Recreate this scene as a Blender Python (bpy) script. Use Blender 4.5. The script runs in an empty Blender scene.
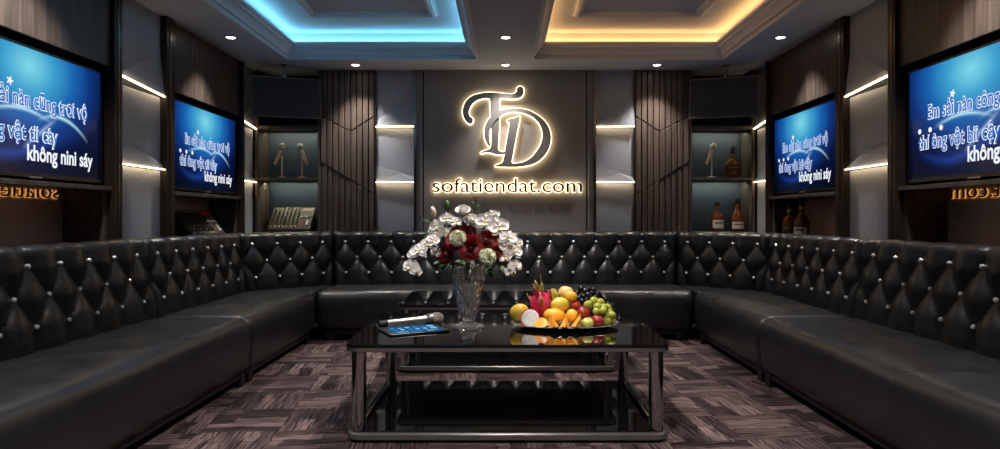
import bpy, math, random
from math import sin, cos, pi, sqrt, radians as R
from mathutils import Vector, Matrix, Euler
rnd = random.Random(7)
S = bpy.context.scene
COL = S.collection
E = 1.05                 # eye height
F = 650.0                # focal length in pixels of a 1000x449 picture
CX, CY = 505.0, 217.0    # principal point

def at(px, py, y):
    return Vector(((px - CX) * y / F, y, E + (CY - py) * y / F))

# ------------------------------------------------------------------ materials
def lin(c):
    f = lambda v: (v / 255 / 12.92) if v / 255 <= .04045 else ((v / 255 + .055) / 1.055) ** 2.4
    return (f(c[0]), f(c[1]), f(c[2]), 1)

def N(nt, typ, **kw):
    n = nt.nodes.new(typ)
    for k, v in kw.items():
        if k in n.inputs.keys() if hasattr(n, 'inputs') else False:
            n.inputs[k].default_value = v
        else:
            setattr(n, k, v)
    return n

def mat(name, rgb, rough=.5, metal=0, spec=.5, emit=None, estr=0, trans=0, ior=1.45, coat=0, bump=None, var=None, sheen=0):
    m = bpy.data.materials.new(name); m.use_nodes = True
    nt = m.node_tree; b = nt.nodes['Principled BSDF']
    b.inputs['Base Color'].default_value = lin(rgb)
    b.inputs['Roughness'].default_value = rough
    b.inputs['Metallic'].default_value = metal
    b.inputs['Specular IOR Level'].default_value = spec
    b.inputs['IOR'].default_value = ior
    b.inputs['Transmission Weight'].default_value = trans
    b.inputs['Coat Weight'].default_value = coat
    b.inputs['Sheen Weight'].default_value = sheen
    if emit:
        b.inputs['Emission Color'].default_value = lin(emit); b.inputs['Emission Strength'].default_value = estr
    tc = None
    if bump or var:
        tc = nt.nodes.new('ShaderNodeTexCoord')
    if bump:      # (scale, strength, kind, distance)
        if bump[2] == 'voronoi':
            t = nt.nodes.new('ShaderNodeTexVoronoi'); t.inputs['Scale'].default_value = bump[0]; out = t.outputs['Distance']
        else:
            t = nt.nodes.new('ShaderNodeTexNoise'); t.inputs['Scale'].default_value = bump[0]; t.inputs['Detail'].default_value = 4; out = t.outputs['Fac']
        nt.links.new(tc.outputs['Object'], t.inputs['Vector'])
        bp = nt.nodes.new('ShaderNodeBump'); bp.inputs['Strength'].default_value = bump[1]
        bp.inputs['Distance'].default_value = bump[3] if len(bump) > 3 else .002
        nt.links.new(out, bp.inputs['Height']); nt.links.new(bp.outputs['Normal'], b.inputs['Normal'])
    if var:       # (rgb2, scale xyz, lo, hi)
        mp = nt.nodes.new('ShaderNodeMapping'); mp.inputs['Scale'].default_value = var[1]
        t = nt.nodes.new('ShaderNodeTexNoise'); t.inputs['Scale'].default_value = 1; t.inputs['Detail'].default_value = 5
        rp = nt.nodes.new('ShaderNodeValToRGB')
        rp.color_ramp.elements[0].position = var[2]; rp.color_ramp.elements[1].position = var[3]
        rp.color_ramp.elements[0].color = lin(rgb); rp.color_ramp.elements[1].color = lin(var[0])
        nt.links.new(tc.outputs['Object'], mp.inputs['Vector']); nt.links.new(mp.outputs['Vector'], t.inputs['Vector'])
        nt.links.new(t.outputs['Fac'], rp.inputs['Fac']); nt.links.new(rp.outputs['Color'], b.inputs['Base Color'])
    return m

def emission(name, rgb, strength):
    m = bpy.data.materials.new(name); m.use_nodes = True
    nt = m.node_tree; nt.nodes.remove(nt.nodes['Principled BSDF'])
    e = nt.nodes.new('ShaderNodeEmission'); e.inputs['Color'].default_value = lin(rgb); e.inputs['Strength'].default_value = strength
    nt.links.new(e.outputs[0], nt.nodes['Material Output'].inputs[0])
    return m

M = {}
M['leather'] = mat('black_leather', (27, 27, 29), .3, spec=.62, bump=(260, .22, 'voronoi', .0015), var=((33, 33, 35), (6, 6, 6), .35, .75))
def leather_finish(m):
    nt = m.node_tree; b = nt.nodes['Principled BSDF']; L = nt.links.new
    tc = nt.nodes.new('ShaderNodeTexCoord')
    n = nt.nodes.new('ShaderNodeTexNoise'); n.inputs['Scale'].default_value = 7; n.inputs['Detail'].default_value = 7; n.inputs['Distortion'].default_value = .6
    L(tc.outputs['Object'], n.inputs['Vector'])
    rp = nt.nodes.new('ShaderNodeMapRange'); rp.inputs['From Min'].default_value = .3; rp.inputs['From Max'].default_value = .7
    rp.inputs['To Min'].default_value = .26; rp.inputs['To Max'].default_value = .4
    L(n.outputs['Fac'], rp.inputs['Value']); L(rp.outputs['Result'], b.inputs['Roughness'])
    old = [x for x in nt.nodes if x.type == 'BUMP'][0]
    w = nt.nodes.new('ShaderNodeTexNoise'); w.inputs['Scale'].default_value = 22; w.inputs['Detail'].default_value = 6; w.inputs['Distortion'].default_value = 1.2
    L(tc.outputs['Object'], w.inputs['Vector'])
    b2 = nt.nodes.new('ShaderNodeBump'); b2.inputs['Strength'].default_value = .2; b2.inputs['Distance'].default_value = .004
    L(w.outputs['Fac'], b2.inputs['Height']); L(old.outputs['Normal'], b2.inputs['Normal']); L(b2.outputs['Normal'], b.inputs['Normal'])
leather_finish(M['leather'])
M['black'] = mat('black_wood', (18, 17, 17), .5)
M['wood'] = mat('dark_walnut', (54, 47, 43), .42, var=((96, 83, 75), (26, 26, 1.2), .35, .7))
M['slat'] = mat('walnut_slat', (72, 61, 54), .45, var=((110, 94, 84), (40, 40, 1.5), .35, .7))
M['pillar'] = mat('bronze_pillar', (52, 43, 37), .32, metal=.35)
M['bronze'] = mat('bronze_trim', (120, 100, 84), .25, metal=1)
M['chrome_strip'] = mat('chrome_strip', (140, 138, 136), .2, metal=1)
M['fabric'] = mat('grey_wall_fabric', (152, 156, 166), .85, spec=.2, bump=(420, .35, 'noise', .002), var=((170, 173, 182), (60, 60, 60), .3, .7))
M['feature'] = mat('taupe_feature_panel', (150, 144, 141), .7, spec=.25)
M['recess'] = mat('black_recess', (20, 18, 17), .5)
M['bay'] = mat('black_bay', (9, 9, 10), .6)
M['gloss_brown'] = mat('smoked_mirror_panel', (176, 146, 130), .3, spec=.4)
M['niche_back'] = mat('niche_back_slate', (38, 48, 64), .6)
M['ceiling'] = mat('ceiling_paint', (186, 194, 212), .85, spec=.2)
M['cornice'] = mat('cornice_paint', (200, 206, 220), .6, spec=.3)
M['rear'] = mat('rear_wall_paint', (60, 56, 54), .7)
M['led'] = emission('warm_led', (255, 224, 176), 12)
M['niche_led'] = emission('niche_led', (236, 240, 206), 42)
M['cyan'] = emission('cyan_cove_led', (126, 206, 224), 14)
M['amber'] = emission('amber_cove_led', (255, 182, 100), 14)
M['lens'] = emission('downlight_lens', (255, 246, 232), 14)
M['white_ring'] = mat('downlight_ring', (170, 170, 172), .5)
M['speaker'] = mat('speaker_cabinet', (92, 90, 90), .55)
M['grille'] = mat('speaker_grille', (50, 52, 59), .6, bump=(420, .8, 'voronoi', .003))
M['tv_black'] = mat('tv_plastic', (12, 12, 13), .3)
M['glass_black'] = mat('black_glass', (6, 6, 7), .045, spec=.6, coat=.3)
M['chrome'] = mat('polished_steel', (168, 168, 170), .1, metal=1)
M['dark_steel'] = mat('smoked_steel', (122, 119, 119), .2, metal=.7)
M['silver'] = mat('silver', (178, 172, 164), .34, metal=1)
M['crystal'] = mat('crystal_stud', (250, 250, 250), .18, metal=.35)
M['halo'] = emission('sign_halo', (255, 226, 176), 6)
M['halo_dim'] = emission('dim_letter_halo', (230, 160, 90), .8)  # glow of the modelled letter reflection under the near televisions
M['sign'] = mat('sign_metal', (172, 166, 164), .36, metal=.4)
M['sign_text'] = mat('sign_text_bronze', (78, 58, 40), .4, metal=.3)
M['brass'] = mat('champagne_brass', (236, 204, 168), .3, metal=.6)
M['mesh_head'] = mat('mic_mesh', (150, 142, 134), .35, metal=.7, bump=(500, .9, 'voronoi', .004))
M['rubber'] = mat('black_rubber', (16, 16, 16), .6)
M['glass'] = mat('cut_crystal_glass', (250, 250, 252), .0, trans=.9, ior=1.55)
M['amber_glass'] = mat('cognac_bottle', (158, 78, 30), .05, trans=.55, ior=1.4, spec=.6)
M['label'] = mat('bottle_label', (205, 196, 182), .6)
M['label_dark'] = mat('dark_label', (52, 40, 34), .5)
M['gold'] = mat('gold_foil', (190, 150, 90), .3, metal=1)
M['cork'] = mat('bottle_cap', (46, 34, 28), .45)
M['console'] = mat('console_metal', (66, 55, 49), .4, metal=.4)
M['knob_dark'] = mat('console_knob', (28, 25, 24), .4)
M['knob_light'] = mat('console_cap', (225, 218, 205), .4)
M['led_red'] = mat('console_display', (110, 48, 36), .3, emit=(200, 70, 40), estr=.03)
M['porcelain'] = mat('platter_silver', (190, 184, 176), .25, metal=.7)
M['orchid'] = mat('orchid_petal', (240, 236, 234), .55)
M['lip'] = mat('orchid_lip', (230, 214, 176), .5)
M['rose'] = mat('rose_petal', (156, 14, 30), .5, sheen=.3)
M['carnation'] = mat('carnation_petal', (222, 224, 196), .6)
M['stem'] = mat('green_stem', (62, 84, 44), .5)
M['leaf'] = mat('dark_leaf', (56, 88, 50), .45)
M['bud'] = mat('blush_bud', (222, 198, 186), .5)
M['twig'] = mat('brown_twig', (62, 44, 38), .6)

# ------------------------------------------------------------------ mesh builder
class MB:
    def __init__(s):
        s.v = []; s.f = []; s.m = []
    def add(s, vs, fs, mi=0):
        o = len(s.v); s.v += [tuple(p) for p in vs]
        for f in fs:
            s.f.append([i + o for i in f]); s.m.append(mi)
        return s
    def box(s, a, b, mi=0, mtx=None):
        (x0, x1), (y0, y1), (z0, z1) = [sorted((a[i], b[i])) for i in range(3)]
        vs = [Vector(p) for p in ((x0,y0,z0),(x1,y0,z0),(x1,y1,z0),(x0,y1,z0),(x0,y0,z1),(x1,y0,z1),(x1,y1,z1),(x0,y1,z1))]
        if mtx: vs = [mtx @ p for p in vs]
        return s.add(vs, [(0,3,2,1),(4,5,6,7),(0,1,5,4),(1,2,6,5),(2,3,7,6),(3,0,4,7)], mi)
    def grid(s, rows, mi=0, close_u=False, close_v=False, flip=False):
        nr, nc = len(rows), len(rows[0]); vs = [p for r in rows for p in r]; fs = []
        for i in range(nr if close_v else nr - 1):
            for j in range(nc if close_u else nc - 1):
                a, b = i * nc + j, i * nc + (j + 1) % nc
                c, d = ((i + 1) % nr) * nc + (j + 1) % nc, ((i + 1) % nr) * nc + j
                fs.append((d, c, b, a) if flip else (a, b, c, d))
        return s.add(vs, fs, mi)
    def lathe(s, prof, n=32, mi=0, mtx=None, cap=True, disp=None):
        rows = []
        for r, z in prof:
            row = []
            for k in range(n):
                t = 2 * pi * k / n
                rr = r + (disp(t, z, r) if disp else 0)
                p = Vector((rr * cos(t), rr * sin(t), z)); row.append(mtx @ p if mtx else p)
            rows.append(row)
        s.grid(rows, mi, close_u=True)
        if cap:
            o = len(s.v) - n * len(rows)
            s.f.append([o + k for k in range(n)][::-1]); s.m.append(mi)
            o2 = len(s.v) - n
            s.f.append([o2 + k for k in range(n)]); s.m.append(mi)
        return s
    def tube(s, pts, r, n=8, mi=0, cap=True):
        pts = [Vector(p) for p in pts]; rows = []
        rr = r if isinstance(r, (list, tuple)) else [r] * len(pts)
        up = None
        for i, p in enumerate(pts):
            d = (pts[min(i + 1, len(pts) - 1)] - pts[max(i - 1, 0)]).normalized()
            if up is None:
                up = Vector((0, 0, 1)) if abs(d.z) < .9 else Vector((1, 0, 0))
            a = d.cross(up).normalized(); b = a.cross(d).normalized(); up = b
            rows.append([p + (a * cos(2*pi*k/n) + b * sin(2*pi*k/n)) * rr[i] for k in range(n)])
        s.grid(rows, mi, close_u=True)
        if cap:
            o = len(s.v) - n * len(rows)
            s.f.append([o + k for k in range(n)][::-1]); s.m.append(mi)
            o2 = len(s.v) - n
            s.f.append([o2 + k for k in range(n)]); s.m.append(mi)
        return s
    def ball(s, c, r, mi=0, nu=20, nv=12, mtx=None, fn=None):
        c = Vector(c); rx, ry, rz = r if isinstance(r, (list, tuple)) else (r, r, r)
        rows = []
        for i in range(nv + 1):
            ph = -pi/2 + pi * min(max(i / nv, .004), .996)
            row = []
            for k in range(nu):
                t = 2*pi*k/nu
                q = Vector((cos(ph)*cos(t), cos(ph)*sin(t), sin(ph)))
                g = fn(q) if fn else 1
                q = Vector((q.x*rx*g, q.y*ry*g, q.z*rz*g))
                if mtx: q = mtx @ q
                row.append(c + q)
            rows.append(row)
        s.grid(rows, mi, close_u=True)
        o = len(s.v) - nu * (nv + 1)
        s.f.append([o + k for k in range(nu)][::-1]); s.m.append(mi)
        o2 = len(s.v) - nu
        s.f.append([o2 + k for k in range(nu)]); s.m.append(mi)
        return s
    def prism(s, poly, d, mi=0):     # poly: 3-D points, d: extrusion vector
        n = len(poly); d = Vector(d); vs = [Vector(p) for p in poly] + [Vector(p) + d for p in poly]
        return s.add(vs, [list(range(n))[::-1], list(range(n, 2*n))] + [(i, (i+1) % n, n + (i+1) % n, n + i) for i in range(n)], mi)
    def build(s, name, mats, parent=None, mirror=False, smooth=False, bevel=0, offset=None, angle=40, seg=2):
        me = bpy.data.meshes.new(name)
        sx = -1 if mirror else 1
        off = Vector(offset) if offset is not None else Vector((0, 0, 0))
        me.from_pydata([(sx * v[0] - off[0], v[1] - off[1], v[2] - off[2]) for v in s.v], [], [f[::-1] if mirror else f for f in s.f])
        for m in (mats if isinstance(mats, (list, tuple)) else [mats]): me.materials.append(m)
        me.polygons.foreach_set('material_index', s.m)
        import bmesh as _b
        bm = _b.new(); bm.from_mesh(me); _b.ops.recalc_face_normals(bm, faces=bm.faces); bm.to_mesh(me); bm.free()
        if smooth:
            me.polygons.foreach_set('use_smooth', [True] * len(me.polygons))
            me.set_sharp_from_angle(angle=R(angle))
        o = bpy.data.objects.new(name, me); COL.objects.link(o)
        if parent: o.parent = parent
        if bevel:
            b = o.modifiers.new('bevel', 'BEVEL'); b.width = bevel; b.segments = seg; b.limit_method = 'ANGLE'
            b.harden_normals = False
        return o

def tag(o, label, cat, group=None, kind=None):
    o['label'] = label; o['category'] = cat
    if group: o['group'] = group
    if kind: o['kind'] = kind
    return o

def thing(name, label, cat, loc=(0, 0, 0), rot=(0, 0, 0), group=None):
    o = bpy.data.objects.new(name, None); COL.objects.link(o)
    o.location = loc; o.rotation_euler = rot; o.empty_display_size = .1
    return tag(o, label, cat, group)

def struct(o):
    o['kind'] = 'structure'; return o

def dup(root, loc, rot=None, label=None, scale=None):
    r = root.copy(); COL.objects.link(r); r.location = loc
    if rot is not None: r.rotation_euler = rot
    if scale: r.scale = scale
    if label: r['label'] = label
    for ch in list(root.children):
        c = ch.copy(); COL.objects.link(c); c.parent = r
        for g in list(ch.children):
            d = g.copy(); COL.objects.link(d); d.parent = c
    return r

def mesh_obj(name, me, m, parent=None):
    me.materials.clear(); me.materials.append(m)
    o = bpy.data.objects.new(name, me); COL.objects.link(o)
    if parent: o.parent = parent
    return o

def curve_mesh(cu):
    ob = bpy.data.objects.new('tmp', cu); COL.objects.link(ob)
    bpy.context.view_layer.update()
    me = bpy.data.meshes.new_from_object(ob.evaluated_get(bpy.context.evaluated_depsgraph_get()))
    bpy.data.objects.remove(ob); bpy.data.curves.remove(cu)
    return me

def text_mesh(body, size, extrude=0, offset=0, width=None, spacing=1.0):
    cu = bpy.data.curves.new('t', 'FONT'); cu.body = body; cu.size = size; cu.extrude = extrude; cu.offset = offset
    cu.space_character = spacing; cu.resolution_u = 4
    me = curve_mesh(cu)
    if width:
        xs = [v.co.x for v in me.vertices]; x0, x1 = min(xs), max(xs)
        for v in me.vertices: v.co.x = (v.co.x - x0) * width / (x1 - x0)
    return me

def smooth_poly(pts, n=6):
    out = []; L = len(pts)
    for i in range(L):
        p0, p1, p2, p3 = [Vector(pts[(i + k) % L]) for k in (-1, 0, 1, 2)]
        for k in range(n):
            t = k / n
            out.append(.5 * ((2*p1) + (-p0+p2)*t + (2*p0-5*p1+4*p2-p3)*t*t + (-p0+3*p1-3*p2+p3)*t**3))
    return out

def outline_mesh(polys, extrude, offset=0):
    cu = bpy.data.curves.new('c', 'CURVE'); cu.dimensions = '2D'; cu.fill_mode = 'BOTH'; cu.extrude = extrude; cu.offset = offset
    for poly in polys:
        sp = cu.splines.new('POLY'); sp.points.add(len(poly) - 1)
        for p, q in zip(sp.points, poly): p.co = (q[0], q[1], 0, 1)
        sp.use_cyclic_u = True
    return curve_mesh(cu)

# ------------------------------------------------------------------ room shell
W, YB, HC = 2.5, 6.5, 2.52
YR = -0.9
def carpet_material():
    m = bpy.data.materials.new('patterned_carpet'); m.use_nodes = True
    nt = m.node_tree; b = nt.nodes['Principled BSDF']; L = nt.links.new
    b.inputs['Roughness'].default_value = .95; b.inputs['Specular IOR Level'].default_value = .1
    tc = nt.nodes.new('ShaderNodeTexCoord')
    mp = nt.nodes.new('ShaderNodeMapping'); mp.inputs['Rotation'].default_value = (0, 0, R(-6)); L(tc.outputs['Object'], mp.inputs['Vector'])
    def noise(sx, sy, detail, src=None, off=0):
        m_ = nt.nodes.new('ShaderNodeMapping'); m_.inputs['Scale'].default_value = (sx, sy, 1); m_.inputs['Location'].default_value = (off, off, 0)
        n_ = nt.nodes.new('ShaderNodeTexNoise'); n_.inputs['Scale'].default_value = 1; n_.inputs['Detail'].default_value = detail
        L(mp.outputs[0], m_.inputs['Vector']); L(m_.outputs[0], n_.inputs['Vector']); return n_.outputs['Fac']
    def mth(op, a_, b_):
        n_ = nt.nodes.new('ShaderNodeMath'); n_.operation = op
        for i_, x_ in enumerate((a_, b_)):
            if isinstance(x_, (int, float)): n_.inputs[i_].default_value = x_
            else: L(x_, n_.inputs[i_])
        return n_.outputs[0]
    # woven blocks: bricks in two directions, chosen by a coarse checker, ragged by noise
    wob = nt.nodes.new('ShaderNodeTexNoise'); wob.inputs['Scale'].default_value = 9; L(mp.outputs[0], wob.inputs['Vector'])
    mx = nt.nodes.new('ShaderNodeVectorMath'); mx.operation = 'MULTIPLY_ADD'; mx.inputs[1].default_value = (.07, .07, 0)
    L(wob.outputs['Color'], mx.inputs[0]); L(mp.outputs[0], mx.inputs[2])
    def brick(rot, w_, h_):
        m_ = nt.nodes.new('ShaderNodeMapping'); m_.inputs['Rotation'].default_value = (0, 0, rot); L(mx.outputs[0], m_.inputs['Vector'])
        b_ = nt.nodes.new('ShaderNodeTexBrick'); b_.offset = .37; b_.inputs['Scale'].default_value = 1; b_.inputs['Mortar Size'].default_value = .004; b_.inputs['Bias'].default_value = -.1
        b_.inputs['Brick Width'].default_value = w_; b_.inputs['Row Height'].default_value = h_
        b_.inputs['Color1'].default_value = (0, 0, 0, 1); b_.inputs['Color2'].default_value = (1, 1, 1, 1); b_.inputs['Mortar'].default_value = (.1, .1, .1, 1)
        L(m_.outputs[0], b_.inputs['Vector']); return b_.outputs['Color']
    ck = nt.nodes.new('ShaderNodeTexChecker'); ck.inputs['Scale'].default_value = 2.7; L(mx.outputs[0], ck.inputs['Vector'])
    ck.inputs['Color1'].default_value = (0, 0, 0, 1); ck.inputs['Color2'].default_value = (1, 1, 1, 1)
    def mixf(f_, a_, b_):
        n_ = nt.nodes.new('ShaderNodeMix'); L(f_, n_.inputs['Factor']); L(a_, n_.inputs['A']); L(b_, n_.inputs['B']); return n_.outputs['Result']
    blocks = mixf(ck.outputs['Fac'], brick(0, .5, .074), brick(R(90), .5, .074))
    streak = mixf(ck.outputs['Fac'], noise(5, 95, 5), noise(95, 5, 5))
    val = mth('MULTIPLY', mth('ADD', mth('MULTIPLY', blocks, .62), .28), mth('ADD', mth('MULTIPLY', mth('SUBTRACT', streak, .5), 3.2), .8))
    val = mth('MULTIPLY', val, mth('ADD', noise(1.6, 1.6, 3, None, 4), .45))
    rp = nt.nodes.new('ShaderNodeValToRGB'); rp.color_ramp.elements[0].position = .16; rp.color_ramp.elements[1].position = .95
    rp.color_ramp.elements[0].color = lin((27, 21, 23)); rp.color_ramp.elements[1].color = lin((126, 106, 106))
    L(val, rp.inputs['Fac']); L(rp.outputs['Color'], b.inputs['Base Color'])
    n3 = nt.nodes.new('ShaderNodeTexNoise'); n3.inputs['Scale'].default_value = 350; L(tc.outputs['Object'], n3.inputs['Vector'])
    bp = nt.nodes.new('ShaderNodeBump'); bp.inputs['Strength'].default_value = .6; bp.inputs['Distance'].default_value = .006
    L(n3.outputs['Fac'], bp.inputs['Height']); L(bp.outputs[0], b.inputs['Normal'])
    return m
M['carpet'] = carpet_material()

struct(MB().box((-3, YR - .1, -.1), (3, 7, 0)).build('floor', M['carpet']))
struct(MB().box((-2.95, YR, 0), (-2.84, 6.96, 2.76)).build('wall_left', M['rear']))
struct(MB().box((2.84, YR, 0), (2.95, 6.96, 2.76)).build('wall_right', M['rear']))
struct(MB().box((-2.84, 6.86, 0), (2.84, 6.96, 2.76)).build('wall_back', M['rear']))
struct(MB().box((-2.95, YR - .1, 0), (2.95, YR, 2.76)).build('wall_front', M['rear']))

TY0, TY1, TX0, TX1 = 1.2, 6.01, .268, 2.016
cb = MB()
cb.box((-2.84, YR, HC), (-TX1, 6.86, 2.75)).box((TX1, YR, HC), (2.84, 6.86, 2.75)).box((-TX0, YR, HC), (TX0, 6.86, 2.75))
for s in (-1, 1):
    cb.box((s*TX0, YR, HC), (s*TX1, TY0, 2.75)).box((s*TX0, TY1, HC), (s*TX1, 6.86, 2.75))
cb.box((-2.84, YR, 2.75), (2.84, 6.86, 2.85))
struct(cb.build('ceiling', M['ceiling']))

def ring(mb, x0, x1, y0, y1, prof, mi=0):      # prof: (inset, z)
    rows = []
    for ins, z in prof:
        rows.append([(x0 + ins, y0 + ins, z), (x1 - ins, y0 + ins, z), (x1 - ins, y1 - ins, z), (x0 + ins, y1 - ins, z)])
    return mb.grid(rows, mi, close_u=True, close_v=True)
corn = [(-.02, HC), (-.02, HC-.012), (.0, HC-.012), (.004, HC+.02), (.022, HC+.022), (.026, HC+.04), (.04, HC+.062), (.058, HC+.078), (.07, HC+.082), (.072, HC+.098), (.088, HC+.102), (.095, HC+.115), (.095, HC+.13), (.0, HC+.13), (.0, HC)]
trim = [(0, 2.751), (0, 2.735), (.012, 2.732), (.02, 2.718), (.045, 2.712), (.06, 2.725), (.075, 2.725), (.085, 2.742), (.085, 2.751)]
for i, (s, nm, m, colr) in enumerate(((-1, 'left', 'cyan', 'cyan'), (1, 'right', 'amber', 'amber'))):
    x0, x1 = sorted((s*TX0, s*TX1))
    struct(ring(MB(), x0, x1, TY0, TY1, corn).build('trim_%d' % (i + 1), M['cornice']))
    b0, b1 = sorted((s*.557, s*1.66))
    struct(ring(MB(), b0, b1, TY0 + .56, 5.45, trim).build('trim_%d' % (i + 3), M['cornice']))
    led = ring(MB(), x0, x1, TY0, TY1, [(.02, HC+.131), (.05, HC+.131), (.05, HC+.143), (.02, HC+.143)]).build('cove_light', M[m])
    tag(led, ('cyan' if s < 0 else 'amber orange') + ' cove light strip hidden behind the cornice of the ' + ('cool blue' if s < 0 else 'warm orange') + ' ceiling tray', 'light strip')

# downlights
def make_downlight(label):
    t = thing('downlight', label, 'ceiling light', (0, 0, HC), group='recessed ceiling downlights')
    MB().lathe([(.052, -.006), (.052, 0), (.036, .0), (.034, -.004), (.04, -.008), (.052, -.006)], 28, cap=False).build('trim_ring', M['white_ring'], t, smooth=True)
    MB().lathe([(.034, -.0045), (.034, -.001)], 24).build('lens', M['lens'], t)
    return t
dls = [
    (-2.24, 5.31, 'recessed downlight in the ceiling between the blue tray and the left wall', 30),
    (2.25, 5.31, 'recessed downlight in the ceiling between the orange tray and the right wall', 30),
    (0.005, 5.31, 'recessed downlight on the ceiling band between the two trays, the one farther from the logo', 60),
    (0.005, 6.27, 'recessed downlight close to the feature wall directly above the logo', 16),
    (-1.442, 6.27, 'recessed downlight above the left ribbed wood panel', 22),
    (1.466, 6.27, 'recessed downlight above the right ribbed wood panel', 22),
]
fill_lamps = [(-2.24, 3.3, 34), (2.25, 3.3, 34), (0.005, 3.4, 50), (-2.24, 1.4, 40), (2.25, 1.4, 40), (0.005, 1.7, 120), (-1.1, .3, 60), (1.1, .3, 60), (0.005, 4.3, 40)]  # out-of-view downlights added as fill for the room and table
d0 = make_downlight(dls[0][2])
def beam(x, y, w, k):
    ld = bpy.data.lights.new('downlight_beam', 'SPOT'); ld.energy = w * 3.2; ld.spot_size = R(88 if y > 5 else 110); ld.spot_blend = .75; ld.shadow_soft_size = .04 if y > 5 else .07
    ld.color = (1, .93, .86)
    lo = bpy.data.objects.new('downlight_beam', ld); COL.objects.link(lo); lo.location = (x, y, HC - .02)
for i, (x, y, lb, w) in enumerate(dls):
    if i == 0: d0.location = (x, y, HC)
    else: dup(d0, (x, y, HC), label=lb)
    beam(x, y, w, i)
names = ['recessed downlight above the left side sofa seat near the front', 'recessed downlight above the right side sofa seat near the front', 'recessed downlight above the glass coffee table',
         'recessed downlight over the near end of the left sofa', 'recessed downlight over the near end of the right sofa', 'recessed downlight between the trays above the open carpet before the table', 'recessed downlight over the open carpet behind the viewer, left of the middle', 'recessed downlight over the open carpet behind the viewer, right of the middle', 'recessed downlight above the second glass table']
for (x, y, w), lb in zip(fill_lamps, names):
    dup(d0, (x, y, HC), label=lb); beam(x, y, w, 9)

# ------------------------------------------------------------------ side walls
SD = {-1: 'left', 1: 'right'}
def sbox(mb, s, l0, l1, y0, y1, z0, z1, mi=0):
    return mb.box((s*l0, y0, z0), (s*l1, y1, z1), mi)

def facet_panel(s, y0, y1, label, group, back=False, mirror_facet=False):
    """upholstered panel in three tiers; each tier's lower edge juts out over an LED strip.
    side walls: u runs along y, out = towards the room.  back wall: u runs along x."""
    if back:
        mp = lambda u, o, z: Vector((u, YB + .02 - o, z))
        base = Vector(((y0 + y1) / 2, YB, 0))
    else:
        mp = lambda u, o, z: Vector((s * (W + .02 - o), u, z))
        base = Vector((s * W, (y0 + y1) / 2, 0))
    t = thing('upholstered_wall_panel', label, 'wall panel', base, group=group)
    zu, zl = (1.955, 1.40)
    a, b = (y1, y0) if mirror_facet else (y0, y1)
    tilt = .0 if back else .022
    zun = zu + (tilt if not mirror_facet else -tilt); zuf = zu - (tilt if not mirror_facet else -tilt)
    # tiers: (z bottom at a, z bottom at b, z top)
    tiers = [(zun, zuf, HC, .02, .05 if back else .034, .32), (zl, zl, min(zun, zuf) - .012, .018, .046 if back else .032, .16), (.3, .3, zl - .012, .0, .0, .3)]
    for k, (za, zb, zt, oa, ob, fh) in enumerate(tiers):
        mb = MB()
        m_ = a + (b - a) * .62
        TL, TR = mp(a, .0, zt), mp(b, .0, zt)
        if k == 2:
            zt2 = zt
            mb.add([mp(a, 0, za), mp(b, 0, za), TR, TL], [(0, 1, 2, 3)])
        elif k == 0:
            p = [mp(a, oa, za), mp(b, ob, zb), mp(b, .0, zb + fh), TR, TL, mp(a, 0, za + .06)]
            mb.add(p, [(0, 1, 2), (0, 2, 5), (5, 2, 3), (5, 3, 4)])
        else:
            p = [mp(a, oa, za), mp(b, ob, zb), mp(b, .0, zb + .05), TR, TL, mp(a, 0, za + fh), mp(m_, .01, zb + .09)]
            mb.add(p, [(0, 1, 6), (1, 2, 6), (0, 6, 5), (5, 6, 2), (5, 2, 3), (5, 3, 4)])
        # underside and closed back
        dv = mp(0, -.1, 0) - mp(0, 0, 0)
        front = list(mb.v)
        if k == 2:
            mb = MB().prism(front, dv)
        else:
            o = len(mb.v)
            mb.add([mp(a, -.1, za), mp(b, -.1, zb), mp(b, -.1, zt), mp(a, -.1, zt)], [(0, 1, 2, 3)])
            ba, bb, bc, bd = o, o + 1, o + 2, o + 3
            mb.f += [(0, 1, bb, ba), (3, 4, bd, bc), (1, 2, 3, bc, bb), (0, ba, bd, 4, 5)]; mb.m += [0]*4
        mb.build('padded_tier', M['fabric'], t, offset=base)
        if k < 2:
            # the LED strip sits under the jutting edge
            i0, i1 = .012, .012
            st = MB(); q = []
            for (u, z, o_) in ((a, za, max(oa, .028)), (b, zb, max(ob, .028))):
                for (oo, dz) in ((o_ + .005, 0), (o_ + .005, -.005), (o_ - .012, -.005), (o_ - .012, 0)):
                    q.append(mp(u, oo, z + dz - .001))
            st.add(q, [(0, 1, 2, 3), (7, 6, 5, 4), (0, 4, 5, 1), (1, 5, 6, 2), (2, 6, 7, 3), (3, 7, 4, 0)])
            st.build('light_strip', M['led'], t, offset=base)
    return t

def pillar(s, y0, y1, n):
    mb = MB(); sbox(mb, s, W - .03, 2.84, y0, y1, 0, HC, 0)
    w = y1 - y0
    sbox(mb, s, W - .036, W - .0301, y0 + w*.35, y0 + w*.5, 0, HC, 1)
    struct(mb.build('trim_%d' % n, [M['pillar'], M['bronze']], bevel=.004))

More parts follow.
